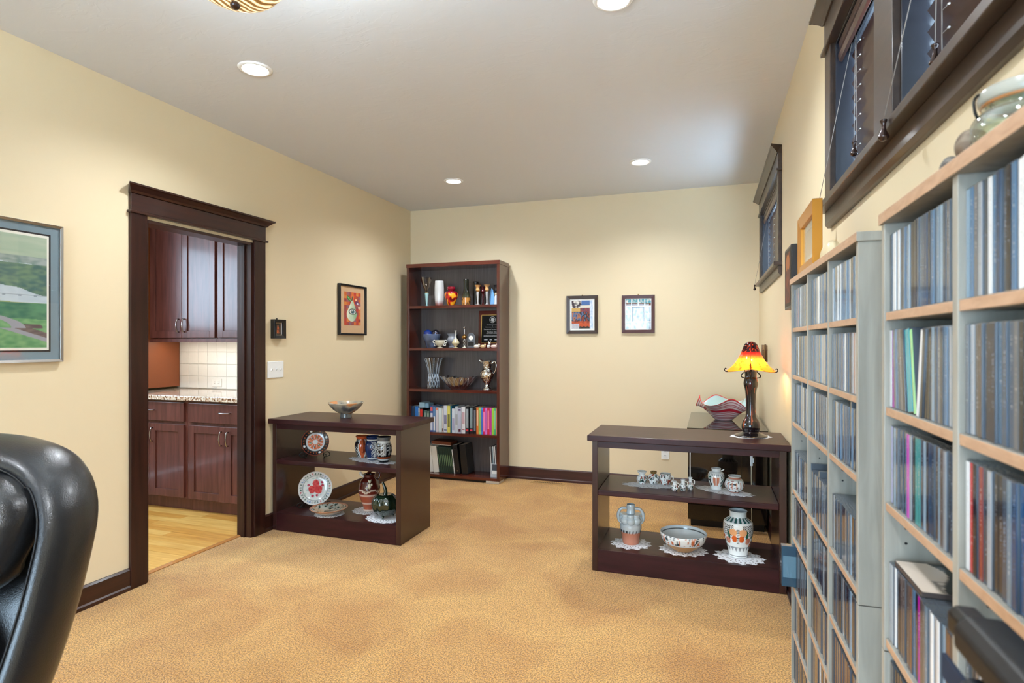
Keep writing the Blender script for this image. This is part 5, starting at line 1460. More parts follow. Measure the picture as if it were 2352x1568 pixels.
# --- striped folded glass bowl on the corner cabinet
sb = MB(); nS = 144
sp_ = smooth_prof([(0.055, 0.0), (0.070, 0.004), (0.120, 0.055), (0.175, 0.110), (0.222, 0.155)], 10)
def sb_r(th, t): return 1 + 0.13 * t * t * cos(4 * th + 0.2) + 0.10 * t * t * cos(2 * th)
def sb_z(th, t): return (0.040 * cos(4 * th + pi) + 0.022 * cos(2 * th + 0.4)) * t * t * t
prof = sp_ + [(r - 0.005, z) for (r, z) in sp_][::-1][:-2]
T_ = [i / (len(sp_) - 1) for i in range(len(sp_))]; T_ = T_ + T_[::-1][:len(prof) - len(sp_)]
sb.c = {}
for i, (r, z) in enumerate(prof):
    for k in range(nS):
        th = 2 * pi * k / nS; t = T_[i]
        rr = r * sb_r(th, t)
        sb.v.append((rr * cos(th), rr * sin(th), max(z + sb_z(th, t), 0.0)))
        if i >= len(sp_): c = S(186, 214, 214)
        else:
            s_ = (t * 15) % 1
            c = S(170, 40, 60) if s_ < 0.30 else S(232, 214, 222)
            if 0.60 < t < 0.66: c = S(206, 50, 70)
        if t > 0.965: c = S(222, 60, 66)
        sb.c[i * nS + k] = c
for i in range(len(prof) - 1):
    for k in range(nS):
        k2 = (k + 1) % nS
        sb.face((i * nS + k, i * nS + k2, (i + 1) * nS + k2, (i + 1) * nS + k), 0, True)
sb.face([nS - 1 - k for k in range(nS)])
o = sb.build('folded_glass_bowl', M['vcol']); o.location = (0.115, 4.98, 0.7225); o.rotation_euler = (0, 0, 0.35 + pi / 4)
tag(o, 'red and white striped glass bowl with folded rim', 'bowl')
# ================================================================== CONTENTS OF THE TALL BOOKCASE
Z1, Z2, Z3, Z4, Z5 = TS
# top shelf
smoke = clear_glass('smoky_glass', (0.9, 0.85, 0.82, 1), 0.55, 0.05, (0.62, 0.58, 0.56, 1))
g = tag(empty('tall_goblet', (-2.689, 5.26, Z1)), 'tall smoky goblet with twisted pale stem', 'goblet')
MB().lathe(smooth_prof([(0.034, 0.0), (0.034, 0.003), (0.010, 0.010), (0.012, 0.05), (0.020, 0.125), (0.019, 0.135)], 5), 24, capt=True).build('stem', pr('pale_crackle_glass', S(150, 190, 192), 0.15, coat=0.5), g)
MB().lathe(smooth_prof([(0.014, 0.136), (0.016, 0.155), (0.036, 0.195), (0.052, 0.245), (0.060, 0.290)], 5), 32, capb=False).build('cup', smoke, g)
MB().lathe([(0.018, 0.1352), (0.020, 0.138), (0.018, 0.1415)], 20, capt=True).build('collar', M['goldmetal'], g)
def wv_c(th, z, r, inn): return mixc(S(140, 70, 60), S(206, 206, 206), (z - 0.012) / 0.05)
single('tall_white_vase', 'tall frosted white vase on the top shelf', 'vase', (-2.559, 5.28, Z1), [(0.036, 0), (0.040, 0.004), (0.048, 0.10), (0.048, 0.18), (0.043, 0.252)], wv_c)
def rv_c(th, z, r, inn):
    if inn or z > 0.125: return S(130, 12, 34)
    n = mnoise.noise(Vector((cos(th) * 2.2, sin(th) * 2.2, z * 26)))
    return S(246, 176, 40) if n > 0.08 else S(206, 36, 24) if n > -0.2 else S(110, 14, 20)
single('red_glass_vase', 'bulbous red and yellow glass vase on the top shelf', 'vase', (-2.416, 5.255, Z1), [(0.030, 0), (0.033, 0.004), (0.052, 0.05), (0.068, 0.105), (0.058, 0.135), (0.030, 0.148), (0.036, 0.155), (0.042, 0.168), (0.038, 0.186)], rv_c, n=72, k=8)
def gb_c(th, z, r, inn):
    if z < 0.075 and not inn:
        n = mnoise.noise(Vector((cos(th) * 3, sin(th) * 3, z * 40)))
        return S(190, 130, 60) if n > -0.1 else S(80, 50, 24)
    return mixc(S(60, 62, 44), S(24, 26, 18), (z - 0.07) / 0.08)
single('bottle_vase', 'dark green bottle vase with a gold base', 'vase', (-2.256, 5.255, Z1), [(0.036, 0), (0.040, 0.004), (0.044, 0.06), (0.043, 0.085), (0.030, 0.13), (0.026, 0.17), (0.027, 0.255)], gb_c)
single('dark_cylinder_vase', 'narrow black vase behind the green bottle vase', 'vase', (-2.195, 5.355, Z1), [(0.030, 0), (0.032, 0.003), (0.032, 0.12), (0.030, 0.240)], lambda th, z, r, inn: S(24, 20, 18))
def candlestick(label, x, y, c_cup, c_stem, h=0.195):
    e = tag(empty('candlestick', (x, y, Z1), 0), label, 'candlestick', 'glass candlesticks on the top shelf')
    MB().lathe(smooth_prof([(0.026, 0), (0.026, 0.004), (0.010, 0.016), (0.011, h * 0.35), (0.015, h * 0.60), (0.009, h * 0.66)], 5), 24, capt=True).build('stem', pr('candlestick_stem', c_stem, 0.1, coat=0.6, trans=0.2), e)
    MB().lathe(smooth_prof([(0.009, h * 0.66), (0.021, h * 0.74), (0.016, h * 0.84), (0.020, h * 0.92), (0.031, h)], 5), 24, capb=True).build('cup', pr('candlestick_cup', c_cup, 0.15, coat=0.5), e)
candlestick('amber and silver glass candlestick beside the green bottle vase', -2.128, 5.245, S(214, 160, 100), S(190, 184, 180))
candlestick('dark red glass candlestick behind the amber one', -2.112, 5.34, S(84, 26, 30), S(96, 34, 36), 0.185)
candlestick('amber and silver glass candlestick next to the blue ornament', -2.032, 5.245, S(206, 158, 104), S(180, 178, 180))
candlestick('black glass candlestick in the right corner of the top shelf', -1.972, 5.345, S(40, 38, 40), S(30, 30, 32), 0.20)
def leafm():
    m = MB(); pts = [(0.0, 0.0), (0.022, 0.01), (0.026, 0.06), (0.022, 0.10), (0.014, 0.125), (0.010, 0.150), (-0.004, 0.165), (-0.016, 0.14), (-0.024, 0.09), (-0.026, 0.04), (-0.020, 0.006)]
    m.prism(pts, 'y', -0.006, 0.006); return m
one('blue_glass_ornament', 'flat light blue glass ornament on the top shelf', 'ornament', (-2.000, 5.30, Z1), leafm(), pr('sky_blue_glass', S(110, 170, 226), 0.08, coat=0.5), rz=0.1, bevel=0.003)
e = tag(empty('painted_figurine', (-1.938, 5.245, Z1)), 'small black and white figurine at the right end of the top shelf', 'figurine')
MB().lathe(smooth_prof([(0.020, 0), (0.021, 0.004), (0.018, 0.04), (0.016, 0.075), (0.008, 0.09)], 5), 20, capt=True).build('robe', pr('figurine_robe', S(200, 206, 214), 0.3), e)
MB().ball((0, 0, 0.102), 0.015, 14, 10, sc=(1, 1, 1.15)).build('head', pr('figurine_head', S(206, 190, 160), 0.3), e)
MB().ball((0, 0.003, 0.110), 0.0155, 14, 10, sc=(1, 1, 0.9)).build('hair', M['black'], e)
# second shelf
def bv_c(th, z, r, inn): return mixc(S(70, 74, 84), S(96, 110, 140), 0.5 + mnoise.noise(Vector((cos(th) * 2, sin(th) * 2, z * 20))) + (0.5 if z > 0.08 else 0))
single('blue_grey_bowl', 'deep blue-grey glass bowl holding two shiny balls', 'bowl', (-2.655, 5.300, Z2), [(0.048, 0), (0.052, 0.004), (0.066, 0.05), (0.084, 0.10), (0.093, 0.135)], bv_c)
one('blue_glass_ball', 'shiny cobalt blue ball in the blue-grey bowl', 'ball', (-2.688, 5.285, Z2 + 0.140), MB().ball((0, 0, 0), 0.044, 32, 20), pr('cobalt_ball', S(16, 50, 130), 0.03, coat=0.8), rz=0)
one('mirror_glass_ball', 'shiny dark mirrored ball in the blue-grey bowl', 'ball', (-2.608, 5.300, Z2 + 0.142), MB().ball((0, 0, 0), 0.042, 32, 20), pr('mirror_ball', S(90, 90, 110), 0.03, 0.9), rz=0)
u = tag(empty('two_handled_urn', (-2.525, 5.225, Z2)), 'small cream urn with two looped handles', 'urn')
crm = pr('cream_onyx', S(214, 208, 186), 0.25, coat=0.3)
vessel_mb([(0.026, 0), (0.027, 0.004), (0.014, 0.012), (0.036, 0.030), (0.048, 0.055), (0.050, 0.076)]).build('body', crm, u)
for s_ in (-1, 1):
    for (cx, cz, r_) in ((0.062, 0.062, 0.014), (0.052, 0.030, 0.010)):
        MB().tube([(s_ * (cx + r_ * cos(a * pi / 8)), 0, cz + r_ * sin(a * pi / 8)) for a in range(17)], 0.0038, 8).build('handle', M['porcelain'], u)
single('grey_vase', 'translucent grey vase at the back of the second shelf', 'vase', (-2.455, 5.365, Z2), [(0.036, 0), (0.040, 0.004), (0.032, 0.02), (0.052, 0.06), (0.054, 0.085), (0.040, 0.11), (0.042, 0.125), (0.058, 0.142)], lambda th, z, r, inn: mixc(S(110, 112, 120), S(160, 164, 172), z / 0.12))
single('perfume_bottle', 'cream bottle with slender neck on the second shelf', 'bottle', (-2.359, 5.235, Z2), [(0.026, 0), (0.026, 0.004), (0.010, 0.012), (0.034, 0.040), (0.036, 0.056), (0.020, 0.084), (0.008, 0.105), (0.0075, 0.155), (0.014, 0.172)], lambda th, z, r, inn: mixc(S(214, 200, 160), S(190, 190, 186), (z - 0.06) / 0.06), wall=0.002)
e = tag(empty('twisted_ornament', (-2.266, 5.235, Z2)), 'gold twisted-stem ornament on the second shelf', 'ornament')
MB().lathe(smooth_prof([(0.022, 0), (0.022, 0.004), (0.008, 0.012), (0.006, 0.020)], 4), 20, capt=True).build('foot', crm, e)
for ph in (0, pi):
    MB().tube([(0.012 * sin(ph + i * 0.5) * sin(pi * min(1, i / 12)), 0.012 * cos(ph + i * 0.5) * sin(pi * min(1, i / 12)), 0.016 + i * 0.0062) for i in range(13)], 0.004, 8).build('twist', M['nickel'], e)
MB().lathe(smooth_prof([(0.008, 0.088), (0.024, 0.102), (0.026, 0.112), (0.012, 0.126), (0.006, 0.132)], 4), 20, capt=True).build('bulb', M['goldmetal'], e)
MB().lathe(smooth_prof([(0.005, 0.132), (0.004, 0.170), (0.0045, 0.190), (0.012, 0.198), (0.010, 0.206)], 4), 16, capt=True).build('neck', M['silver'], e)
e = tag(empty('crystal_award', (-2.193, 5.240, Z2)), 'small arched crystal award with a clock face', 'award')
pts = [(-0.040, 0), (0.040, 0)] + [(0.040 * cos(a * pi / 14), 0.10 + 0.048 * sin(a * pi / 14)) for a in range(15)]
MB().prism(pts, 'y', -0.012, 0.012).build('arch', pr('award_crystal', S(120, 124, 130), 0.05, coat=0.8, trans=0.4), e, 0.003)
MB().tube([(0, -0.0125, 0.098), (0, -0.0145, 0.098)], 0.022, 20).build('clock_face', M['porcelain'], e)
MB().box(-0.030, 0.030, -0.0140, -0.0122, 0.022, 0.058).build('name_plate', M['black'], e)
# award plaque with its lettering
e = tag(empty('award_plaque', (-2.030, 5.412, Z2), 0), 'dark red wooden award plaque with black plate', 'plaque')
e.rotation_euler = (R(-4), 0, 0)
MB().box(-0.165, 0.120, 0, 0.016, 0, 0.375).build('board', pr('cherry_plaque', S(92, 26, 22), 0.2, coat=0.4), e, 0.004)
frame_mb(0.240, 0.285, 0.006, 0.003, 0).build('gold_border', M['goldmetal'], e).location = (-0.014, 0.0, 0.190)
MB().box(-0.129, 0.101, -0.0022, 0, 0.052, 0.328).build('plate', pr('black_plate', S(10, 10, 12), 0.35, spec=0.2), e)
silv = pr('engraved_silver', S(232, 232, 232), 0.5)
def text(body, size, x, y, z, parent, mat, name='lettering', align='CENTER', rot=(R(90), 0, 0), ext=0.0003):
    cu = bpy.data.curves.new(name, 'FONT'); cu.body = body; cu.size = size; cu.align_x = align; cu.extrude = ext; cu.resolution_u = 2
    tmp = bpy.data.objects.new('tmp', cu); COL.objects.link(tmp)
    dg_ = bpy.context.evaluated_depsgraph_get(); me = bpy.data.meshes.new_from_object(tmp.evaluated_get(dg_))
    bpy.data.objects.remove(tmp)
    me.materials.append(mat)
    o = bpy.data.objects.new(name, me); COL.objects.link(o); o.parent = parent; o.location = (x, y, z); o.rotation_euler = rot
    return o
ring = MB(); ring.tube([(-0.014 + 0.030 * cos(a * pi / 16), -0.0032, 0.282 + 0.030 * sin(a * pi / 16)) for a in range(33)], 0.0022, 6, cap=False)
ring.build('seal_ring', silv, e)
MB().prism([(-0.014 + 0.019 * (1 + 0.3 * sin(a * 1.9)) * cos(a * pi / 10), 0.282 + 0.019 * (1 + 0.3 * cos(a * 2.3)) * sin(a * pi / 10)) for a in range(20)], 'y', -0.0032, -0.002).build('seal_emblem', silv, e)
for (tx, sz, zz) in (('The National Association', 0.012, 0.226), ('of', 0.009, 0.216), ('Former United States Attorneys', 0.0112, 0.204), ('Exceptional Service Award', 0.0165, 0.180), ('Timothy J. Olson', 0.0165, 0.154), ('Eastern District of Washington', 0.010, 0.141)):
    text(tx, sz, -0.014, -0.0024, zz, e, silv)
for zz in (0.120, 0.112):       # small print, too fine to read in the photograph
    ln = MB(); x = -0.105
    while x < 0.07:
        w_ = random.uniform(0.006, 0.016); ln.box(x, x + w_, -0.0026, -0.002, zz, zz + 0.0035); x += w_ + 0.003
    ln.build('small_print', silv, e)
ln = MB()
for (xa, xb) in ((-0.100, -0.062), (-0.040, -0.016), (0.012, 0.048)): ln.box(xa, xb, -0.0026, -0.002, 0.078, 0.087)
ln.build('small_print', silv, e)
def animal(label, x, y, col, ears=False, L=0.05):
    e = tag(empty('animal_figurine', (x, y, Z2), 0), label, 'figurine', 'little animal figurines on the second shelf')
    am = pr('figurine_glaze', col, 0.25, coat=0.3)
    b = MB(); b.ball((0, 0, 0.016), 0.016, 14, 10, sc=(L / 0.032, 0.9, 1.0)); b.build('body', am, e)
    h = MB(); h.ball((L * 0.38, -0.004, 0.032 if not ears else 0.045), 0.011, 12, 9)
    if ears:
        h.tube([(L * 0.38, -0.004, 0.030), (L * 0.30, -0.002, 0.015)], 0.008, 8)
        for d in (-0.006, 0.006): h.tube([(L * 0.38 + d, -0.004, 0.052), (L * 0.38 + d * 1.8, -0.004, 0.070)], [0.004, 0.001], 6)
    h.build('head', am, e)
animal('tiny white resting animal figurine nearest the crystal award', -2.125, 5.210, S(236, 226, 214), L=0.066)
animal('tiny tan resting animal figurine second from the award', -2.062, 5.212, S(220, 190, 140), L=0.060)
animal('tiny white upright cat figurine with pointed ears', -2.004, 5.212, S(240, 240, 236), True, 0.030)
animal('tiny pink and white animal figurine at the right end', -1.946, 5.212, S(230, 196, 186), L=0.074)
# third shelf
def flute(n_, amp):
    return lambda th, t: 1 + amp * abs(sin(n_ * th / 2))
cvp = [(0.058, 0.001), (0.062, 0.005), (0.056, 0.05), (0.048, 0.12), (0.050, 0.18), (0.062, 0.24), (0.084, 0.310)]
cv = tag(empty('crystal_vase', (-2.626, 5.285, Z3)), 'tall flared cut crystal vase on the third shelf', 'vase')
vessel_mb(cvp, n=72, rfn=flute(18, 0.10), wall=0.007).build('body', M['crystal'], cv)
d_ = MB()
for k in range(12):
    for s_ in (-1, 1):
        d_.tube([((0.0615 - 0.008 * min(1, t) - (0.006 * max(0, t - 1))) * cos(2 * pi * k / 12 + s_ * t * 0.55), (0.0615 - 0.008 * min(1, t) - (0.006 * max(0, t - 1))) * sin(2 * pi * k / 12 + s_ * t * 0.55), 0.012 + t * 0.085) for t in (0, 0.4, 0.8, 1.2, 1.6)], 0.0025, 5)
    a = 2 * pi * k / 12
    d_.tube([(0.052 * cos(a), 0.052 * sin(a), 0.15), (0.058 * cos(a), 0.058 * sin(a), 0.20), (0.071 * cos(a), 0.071 * sin(a), 0.25), (0.090 * cos(a), 0.090 * sin(a), 0.308)], 0.0026, 5)
d_.build('cut_facet_glints', pr('facet_glint', S(196, 214, 232), 0.05, coat=0.8), cv)  # pale opaque tubes painted as sparkle along the cuts of the vase
cb_ = tag(empty('crystal_bowl', (-2.353, 5.30, Z3)), 'wide cut crystal bowl in the middle of the third shelf', 'bowl')
vessel_mb([(0.070, 0.001), (0.074, 0.004), (0.115, 0.040), (0.150, 0.085), (0.176, 0.125)], n=96, rfn=flute(24, 0.06), wall=0.007, zfn=lambda th, t: 0.006 * cos(12 * th) * sin(pi * min(1, t))).build('body', M['crystal'], cb_)
d_ = MB()
for k in range(16):
    a = 2 * pi * k / 16
    for s_ in (-1, 1):
        d_.tube([(0.112 * cos(a), 0.112 * sin(a), 0.034), (0.146 * cos(a + s_ * 0.10), 0.146 * sin(a + s_ * 0.10), 0.078), (0.176 * cos(a + s_ * 0.19), 0.176 * sin(a + s_ * 0.19), 0.118)], 0.0024, 5)
d_.build('cut_facet_glints', pr('facet_glint_bowl', S(190, 186, 184), 0.05, coat=0.8), cb_)  # light grey tubes stand for glints on the bowl's cuts
p_ = tag(empty('silver_pitcher', (-2.045, 5.285, Z3)), 'silver footed pitcher with scrolled handle on the third shelf', 'pitcher')
hm = M['silver'].copy(); nt = hm.node_tree; b = nt.nodes['Principled BSDF']
vo = N(nt, 'ShaderNodeTexVoronoi'); vo.inputs['Scale'].default_value = 70; bp = N(nt, 'ShaderNodeBump'); bp.inputs['Strength'].default_value = 0.8; bp.inputs['Distance'].default_value = 0.006
tcc = N(nt, 'ShaderNodeTexCoord'); nt.links.new(tcc.outputs['Object'], vo.inputs['Vector']); nt.links.new(vo.outputs['Distance'], bp.inputs['Height']); nt.links.new(bp.outputs[0], b.inputs['Normal'])
vessel_mb([(0.048, 0), (0.050, 0.006), (0.036, 0.025), (0.022, 0.050), (0.040, 0.080), (0.070, 0.130), (0.072, 0.165), (0.050, 0.200), (0.040, 0.220), (0.052, 0.262), (0.060, 0.282)], wall=0.003).build('body', hm, p_)
handle_tube(p_, [(0.050, -0.006, 0.255), (0.080, -0.008, 0.280), (0.098, -0.010, 0.250), (0.092, -0.010, 0.195), (0.068, -0.008, 0.160)], 0.007, 'silver')
handle_tube(p_, [(-0.050, -0.004, 0.270), (-0.066, -0.006, 0.284), (-0.078, -0.008, 0.290)], [0.016] * 7 + [0.012] * 5 + [0.004], 'silver', 'spout')
# books on the fourth shelf
def book(label, x0, x1, h, col, y0=5.222, depth=0.17, z=None, lean=0, extra=None, group='books on the fourth shelf', name='book'):
    z = Z4 if z is None else z
    e = tag(empty(name, (x0, y0, z + 0.0005)), label, 'book', group)
    e.rotation_euler = (0, R(lean), 0)
    w = x1 - x0
    c = MB(); t = 0.0022
    c.box(0, t, 0.002, depth, 0, h); c.box(w - t, w, 0.002, depth, 0, h); c.box(0, w, 0, 0.0025, 0, h)
    c.build('cover', pr('book_cover', col, 0.35, coat=0.15), e)
    MB().box(t, w - t, 0.004, depth - 0.003, 0.003, h - 0.003).build('pages', M['paper'], e)
    if extra:
        for (za, zb, cc) in extra:
            q = 0.36 if name == 'bound_volume' else 0.14
            MB().box(w * q, w * (1 - q), -0.0006, 0.0002, za * h, zb * h).build('spine_print', pr('spine_print', cc, 0.4), e)
    return e
bl, wh, dk = S(30, 60, 100), S(206, 212, 226), S(22, 24, 30)
bk = [('dark blue book at the far left of the fourth shelf', -2.840, -2.802, 0.245, S(22, 52, 84), None),
      ('bright blue paperback with white lettering', -2.798, -2.764, 0.245, S(30, 110, 190), [(0.1, 0.45, S(220, 230, 240))]),
      ('thin white spined book beside the bright blue paperback', -2.762, -2.750, 0.230, S(214, 220, 224), [(0.3, 0.8, S(40, 60, 80))]),
      ('black book with red spine panel', -2.748, -2.712, 0.232, dk, [(0.42, 0.93, S(206, 40, 36)), (0.08, 0.30, S(210, 210, 220))]),
      ('grey-green book, left of two alike', -2.702, -2.672, 0.205, S(70, 100, 96), [(0.2, 0.9, S(120, 140, 132))]),
      ('grey-green book, right of two alike', -2.669, -2.642, 0.200, S(78, 106, 100), [(0.2, 0.9, S(124, 142, 132))]),
      ('tall blue book with large vertical lettering', -2.632, -2.600, 0.255, S(56, 84, 150), [(0.80, 0.95, S(226, 90, 90)), (0.05, 0.72, S(206, 214, 230))]),
      ('blue and white magazine volume', -2.598, -2.574, 0.250, S(84, 130, 180), [(0.05, 0.6, S(216, 220, 226))]),
      ('pale book with a red top', -2.570, -2.541, 0.240, S(204, 200, 210), [(0.90, 0.99, S(220, 120, 90))]),
      ('pale blue-white book left of the dark-footed one', -2.538, -2.503, 0.236, S(204, 220, 226), None),
      ('narrow white book with dark foot', -2.500, -2.488, 0.232, S(220, 216, 214), [(0.02, 0.16, S(84, 24, 30))]),
      ('wide white book left of the yellow one', -2.484, -2.446, 0.262, S(206, 212, 226), [(0.30, 0.65, S(130, 130, 160)), (0.06, 0.10, S(90, 110, 140))]),
      ('pale yellow book between white and teal ones', -2.443, -2.413, 0.262, S(224, 214, 110), [(0.2, 0.68, S(120, 120, 60))]),
      ('teal blue book right of the yellow one', -2.411, -2.397, 0.262, S(20, 104, 140), None),
      ('short white book with faint lettering', -2.394, -2.364, 0.235, S(206, 218, 230), [(0.1, 0.6, S(160, 160, 190))]),
      ('white book of middle height', -2.360, -2.330, 0.258, S(196, 204, 216), [(0.3, 0.7, S(160, 164, 176))]),
      ('lavender-white book with dark bands', -2.327, -2.296, 0.245, S(186, 192, 214), [(0.88, 0.95, S(90, 70, 110)), (0.04, 0.15, S(80, 16, 40))]),
      ('broad white book with script lettering', -2.292, -2.252, 0.256, S(220, 222, 228), [(0.35, 0.80, S(190, 160, 170)), (0.12, 0.15, S(150, 60, 80))]),
      ('black book with white title and red foot panel', -2.246, -2.214, 0.258, dk, [(0.20, 0.92, S(160, 170, 176)), (0.08, 0.15, S(220, 60, 70))]),
      ('black book with pale title beside its twin', -2.206, -2.170, 0.262, S(18, 22, 28), [(0.2, 0.95, S(130, 150, 156)), (0.09, 0.15, S(214, 60, 84))]),
      ('black book with silver ornament', -2.164, -2.138, 0.255, S(14, 14, 18), [(0.1, 0.9, S(120, 124, 134))]),
      ('orange slim book starting the coloured set', -2.134, -2.112, 0.256, S(222, 120, 50), [(0.3, 0.9, S(236, 190, 150))]),
      ('pale green slim book left of the blue one', -2.110, -2.087, 0.256, S(160, 206, 120), [(0.1, 0.9, S(140, 180, 104))]),
      ('blue slim book among the coloured set', -2.085, -2.066, 0.256, S(84, 140, 216), [(0.1, 0.9, S(70, 100, 190))]),
      ('crimson slim book right of the blue one', -2.064, -2.044, 0.255, S(206, 20, 90), [(0.1, 0.85, S(240, 130, 180))]),
      ('pink-mauve slim book right of the crimson one', -2.042, -2.021, 0.255, S(216, 120, 200), [(0.15, 0.9, S(190, 90, 170))]),
      ('red slim book between two pink ones', -2.019, -1.999, 0.255, S(214, 30, 60), [(0.2, 0.9, S(250, 140, 170))]),
      ('magenta slim book left of the lime one', -1.997, -1.976, 0.255, S(224, 80, 180), [(0.1, 0.9, S(200, 50, 150))]),
      ('lime green slim book in the coloured set', -1.974, -1.953, 0.255, S(160, 206, 70), None),
      ('mint green slim book in the coloured set', -1.951, -1.933, 0.255, S(80, 180, 120), [(0.2, 0.9, S(150, 214, 170))]),
      ('salmon slim book at the right end of the row', -1.931, -1.911, 0.255, S(236, 160, 130), None)]
for (lb, a, b2, h, c, ex) in bk: book(lb, a, b2, h, c, extra=ex)
o = tag(empty('paper_stack', (-2.755, 5.215, Z4 + 0.2335)), 'small pale blue boxes on top of the left books', 'box')
MB().box(0.0, 0.062, 0.01, 0.12, 0, 0.052).build('carton', pr('pale_blue_card', S(140, 176, 196), 0.6), o, 0.002)
MB().box(0.066, 0.105, 0.01, 0.12, 0, 0.044).build('carton', pr('pale_blue_card_small', S(120, 160, 186), 0.6), o, 0.002)
# bottom shelf: leaning volumes
GB = 'leaning volumes on the bottom shelf'
x = -2.818
k = 0
while x < -2.74:
    book('wide white volume, %s from left on the bottom shelf' % ordn(k + 1), x, x + 0.044, 0.262, S(214, 212, 206), y0=5.245, depth=0.19, z=Z5, lean=-5, group=GB); x += 0.0455; k += 1
book('white volume third from the green set', -2.690, -2.652, 0.262, S(216, 214, 208), y0=5.245, depth=0.19, z=Z5, lean=-6, group=GB)
book('white volume second from the green set', -2.648, -2.606, 0.262, S(216, 214, 208), y0=5.245, depth=0.19, z=Z5, lean=-7, group=GB)
book('white volume next to the green set', -2.602, -2.545, 0.262, S(214, 212, 204), y0=5.245, depth=0.19, z=Z5, lean=-7, group=GB)
for i in range(8):
    book('dark green bound volume, %s of eight' % ordn(i + 1), -2.538 + i * 0.0195, -2.538 + i * 0.0195 + 0.0185, 0.258, S(26, 52, 46), y0=5.245, depth=0.19, z=Z5, lean=-7, extra=[(0.28, 0.70, S(110, 140, 100))], group=GB, name='bound_volume')
book('thin white pamphlet beside the black binder', -2.380, -2.372, 0.240, S(226, 226, 226), y0=5.245, depth=0.19, z=Z5, lean=-7, group=GB)
bd = book('black ring binder leaning on the bottom shelf', -2.366, -2.316, 0.285, S(20, 20, 24), y0=5.245, depth=0.17, z=Z5, lean=-7, group=GB, name='ring_binder')
for zz in (0.03, 0.25): MB().tube([(0.025, -0.002, zz), (0.025, 0.001, zz)], 0.005, 12).build('rivet', M['silver'], bd)
book('black album behind the binder', -2.300, -2.235, 0.290, S(16, 16, 18), y0=5.255, depth=0.16, z=Z5, lean=-6, group=GB)
hb = tag(empty('flat_book', (-2.63, 5.25, Z5 + 0.280)), 'brown flat album lying on the white volumes', 'book')
hb.rotation_euler = (0, R(2), 0)
MB().box(0, 0.21, 0, 0.16, 0.005, 0.034).build('cover', pr('brown_album', S(106, 52, 26), 0.4), hb, 0.002)
MB().box(0.003, 0.207, 0.003, 0.158, 0, 0.005).build('pages', M['paper'], hb)
mh = tag(empty('magazine_holder', (-1.992, 5.235, Z5 + 0.0005)), 'grey file holder at the right end of the bottom shelf', 'file holder')
hg_ = pr('holder_card', S(190, 196, 202), 0.5)
s = MB(); s.box(0, 0.003, 0, 0.18, 0, 0.14); s.box(0.077, 0.080, 0, 0.18, 0, 0.14); s.box(0.003, 0.077, 0, 0.003, 0, 0.13); s.box(0.003, 0.077, 0.177, 0.18, 0, 0.26); s.box(0.003, 0.077, 0.003, 0.177, 0, 0.003)
s.build('box', hg_, mh)
MB().box(0.018, 0.074, -0.0015, 0, 0.032, 0.060).build('label_card', M['white'], mh)
MB().box(0.018, 0.074, -0.0015, 0, 0.066, 0.125).build('printed_panel', pr('holder_print', S(70, 76, 86), 0.5), mh)
for i, (c_, xx) in enumerate((((206, 206, 204), 0.006), ((60, 50, 60), 0.018), ((90, 120, 130), 0.027), ((206, 210, 212), 0.036), ((50, 56, 66), 0.045), ((220, 220, 220), 0.053))):
    b_ = MB().box(0, 0.008, 0, 0.165, 0, 0.285 + 0.006 * (i % 2)).build('magazine', pr('magazine_cover', S(*c_), 0.4))
    b_.location = (-1.992 + xx, 5.24, Z5 + 0.004); b_.rotation_euler = (0, R(-3.5), 0)
    tag(b_, 'magazine standing in the grey file holder, %s from left' % ordn(i + 1), 'magazine', 'magazines in the file holder')

# ================================================================== THINGS ON THE CD RACKS
def shellfn(th, t): return 1 + 0.03 * cos(9 * th)
sh = MB().ball((0, 0, 0), 1.0, 28, 16, sc=(0.052, 0.030, 0.050))
sh.v = [v for v in sh.v]
cut = MB(); cut.lathe(smooth_prof([(0.050, 0.0), (0.052, 0.006), (0.046, 0.020), (0.030, 0.032), (0.010, 0.037), (0.001, 0.0375)], 5), 36, rfn=shellfn)
cut.v = [(v[0], v[1] * 0.5, v[2] * 1.3) for v in cut.v]
one('seashell', 'pale domed seashell on the far rack beside the gold frame', 'shell', (0.297, 1.660, 1.5522), cut, pr('shell', S(216, 196, 156), 0.35, coat=0.2), rz=R(-90))
def stone_mb(a, b, c, seed, cols):
    m = MB().ball((0, 0, c), 1.0, 28, 18, sc=(a, b, c)); m.c = {}
    for i, v in enumerate(m.v):
        n_ = mnoise.noise(Vector((v[0] * 45 + seed, v[1] * 45, v[2] * 45)))
        s_ = 1 + 0.24 * n_
        m.v[i] = (v[0] * s_, v[1] * s_, max(0, (v[2] - c) * s_ + c))
        q = mnoise.noise(Vector((v[0] * 120, v[1] * 120 + seed, v[2] * 120)))
        m.c[i] = mixc(cols[0], cols[1], 0.5 + 1.2 * q)
    return m
one('stone', 'small dark speckled stone on the near rack', 'stone', (0.2925, 0.878, 1.5522), stone_mb(0.013, 0.013, 0.0125, 1, (S(34, 33, 33), S(120, 112, 104))), 'vmatte', rz=0)
one('stone', 'brown and grey banded stone beside the glass jar', 'stone', (0.296, 0.822, 1.5522), stone_mb(0.018, 0.015, 0.0195, 4, (S(84, 62, 42), S(132, 116, 98))), 'vmatte', rz=0)
J = tag(empty('glass_jar', (0.340, 0.800, 1.5522)), 'clear glass jar with clip lid on top of the near rack', 'jar')
vessel_mb([(0.044, 0.001), (0.050, 0.004), (0.053, 0.014), (0.053, 0.036), (0.048, 0.047), (0.041, 0.050), (0.041, 0.055), (0.044, 0.058)], n=48, wall=0.003).build('body', M['clear'], J)
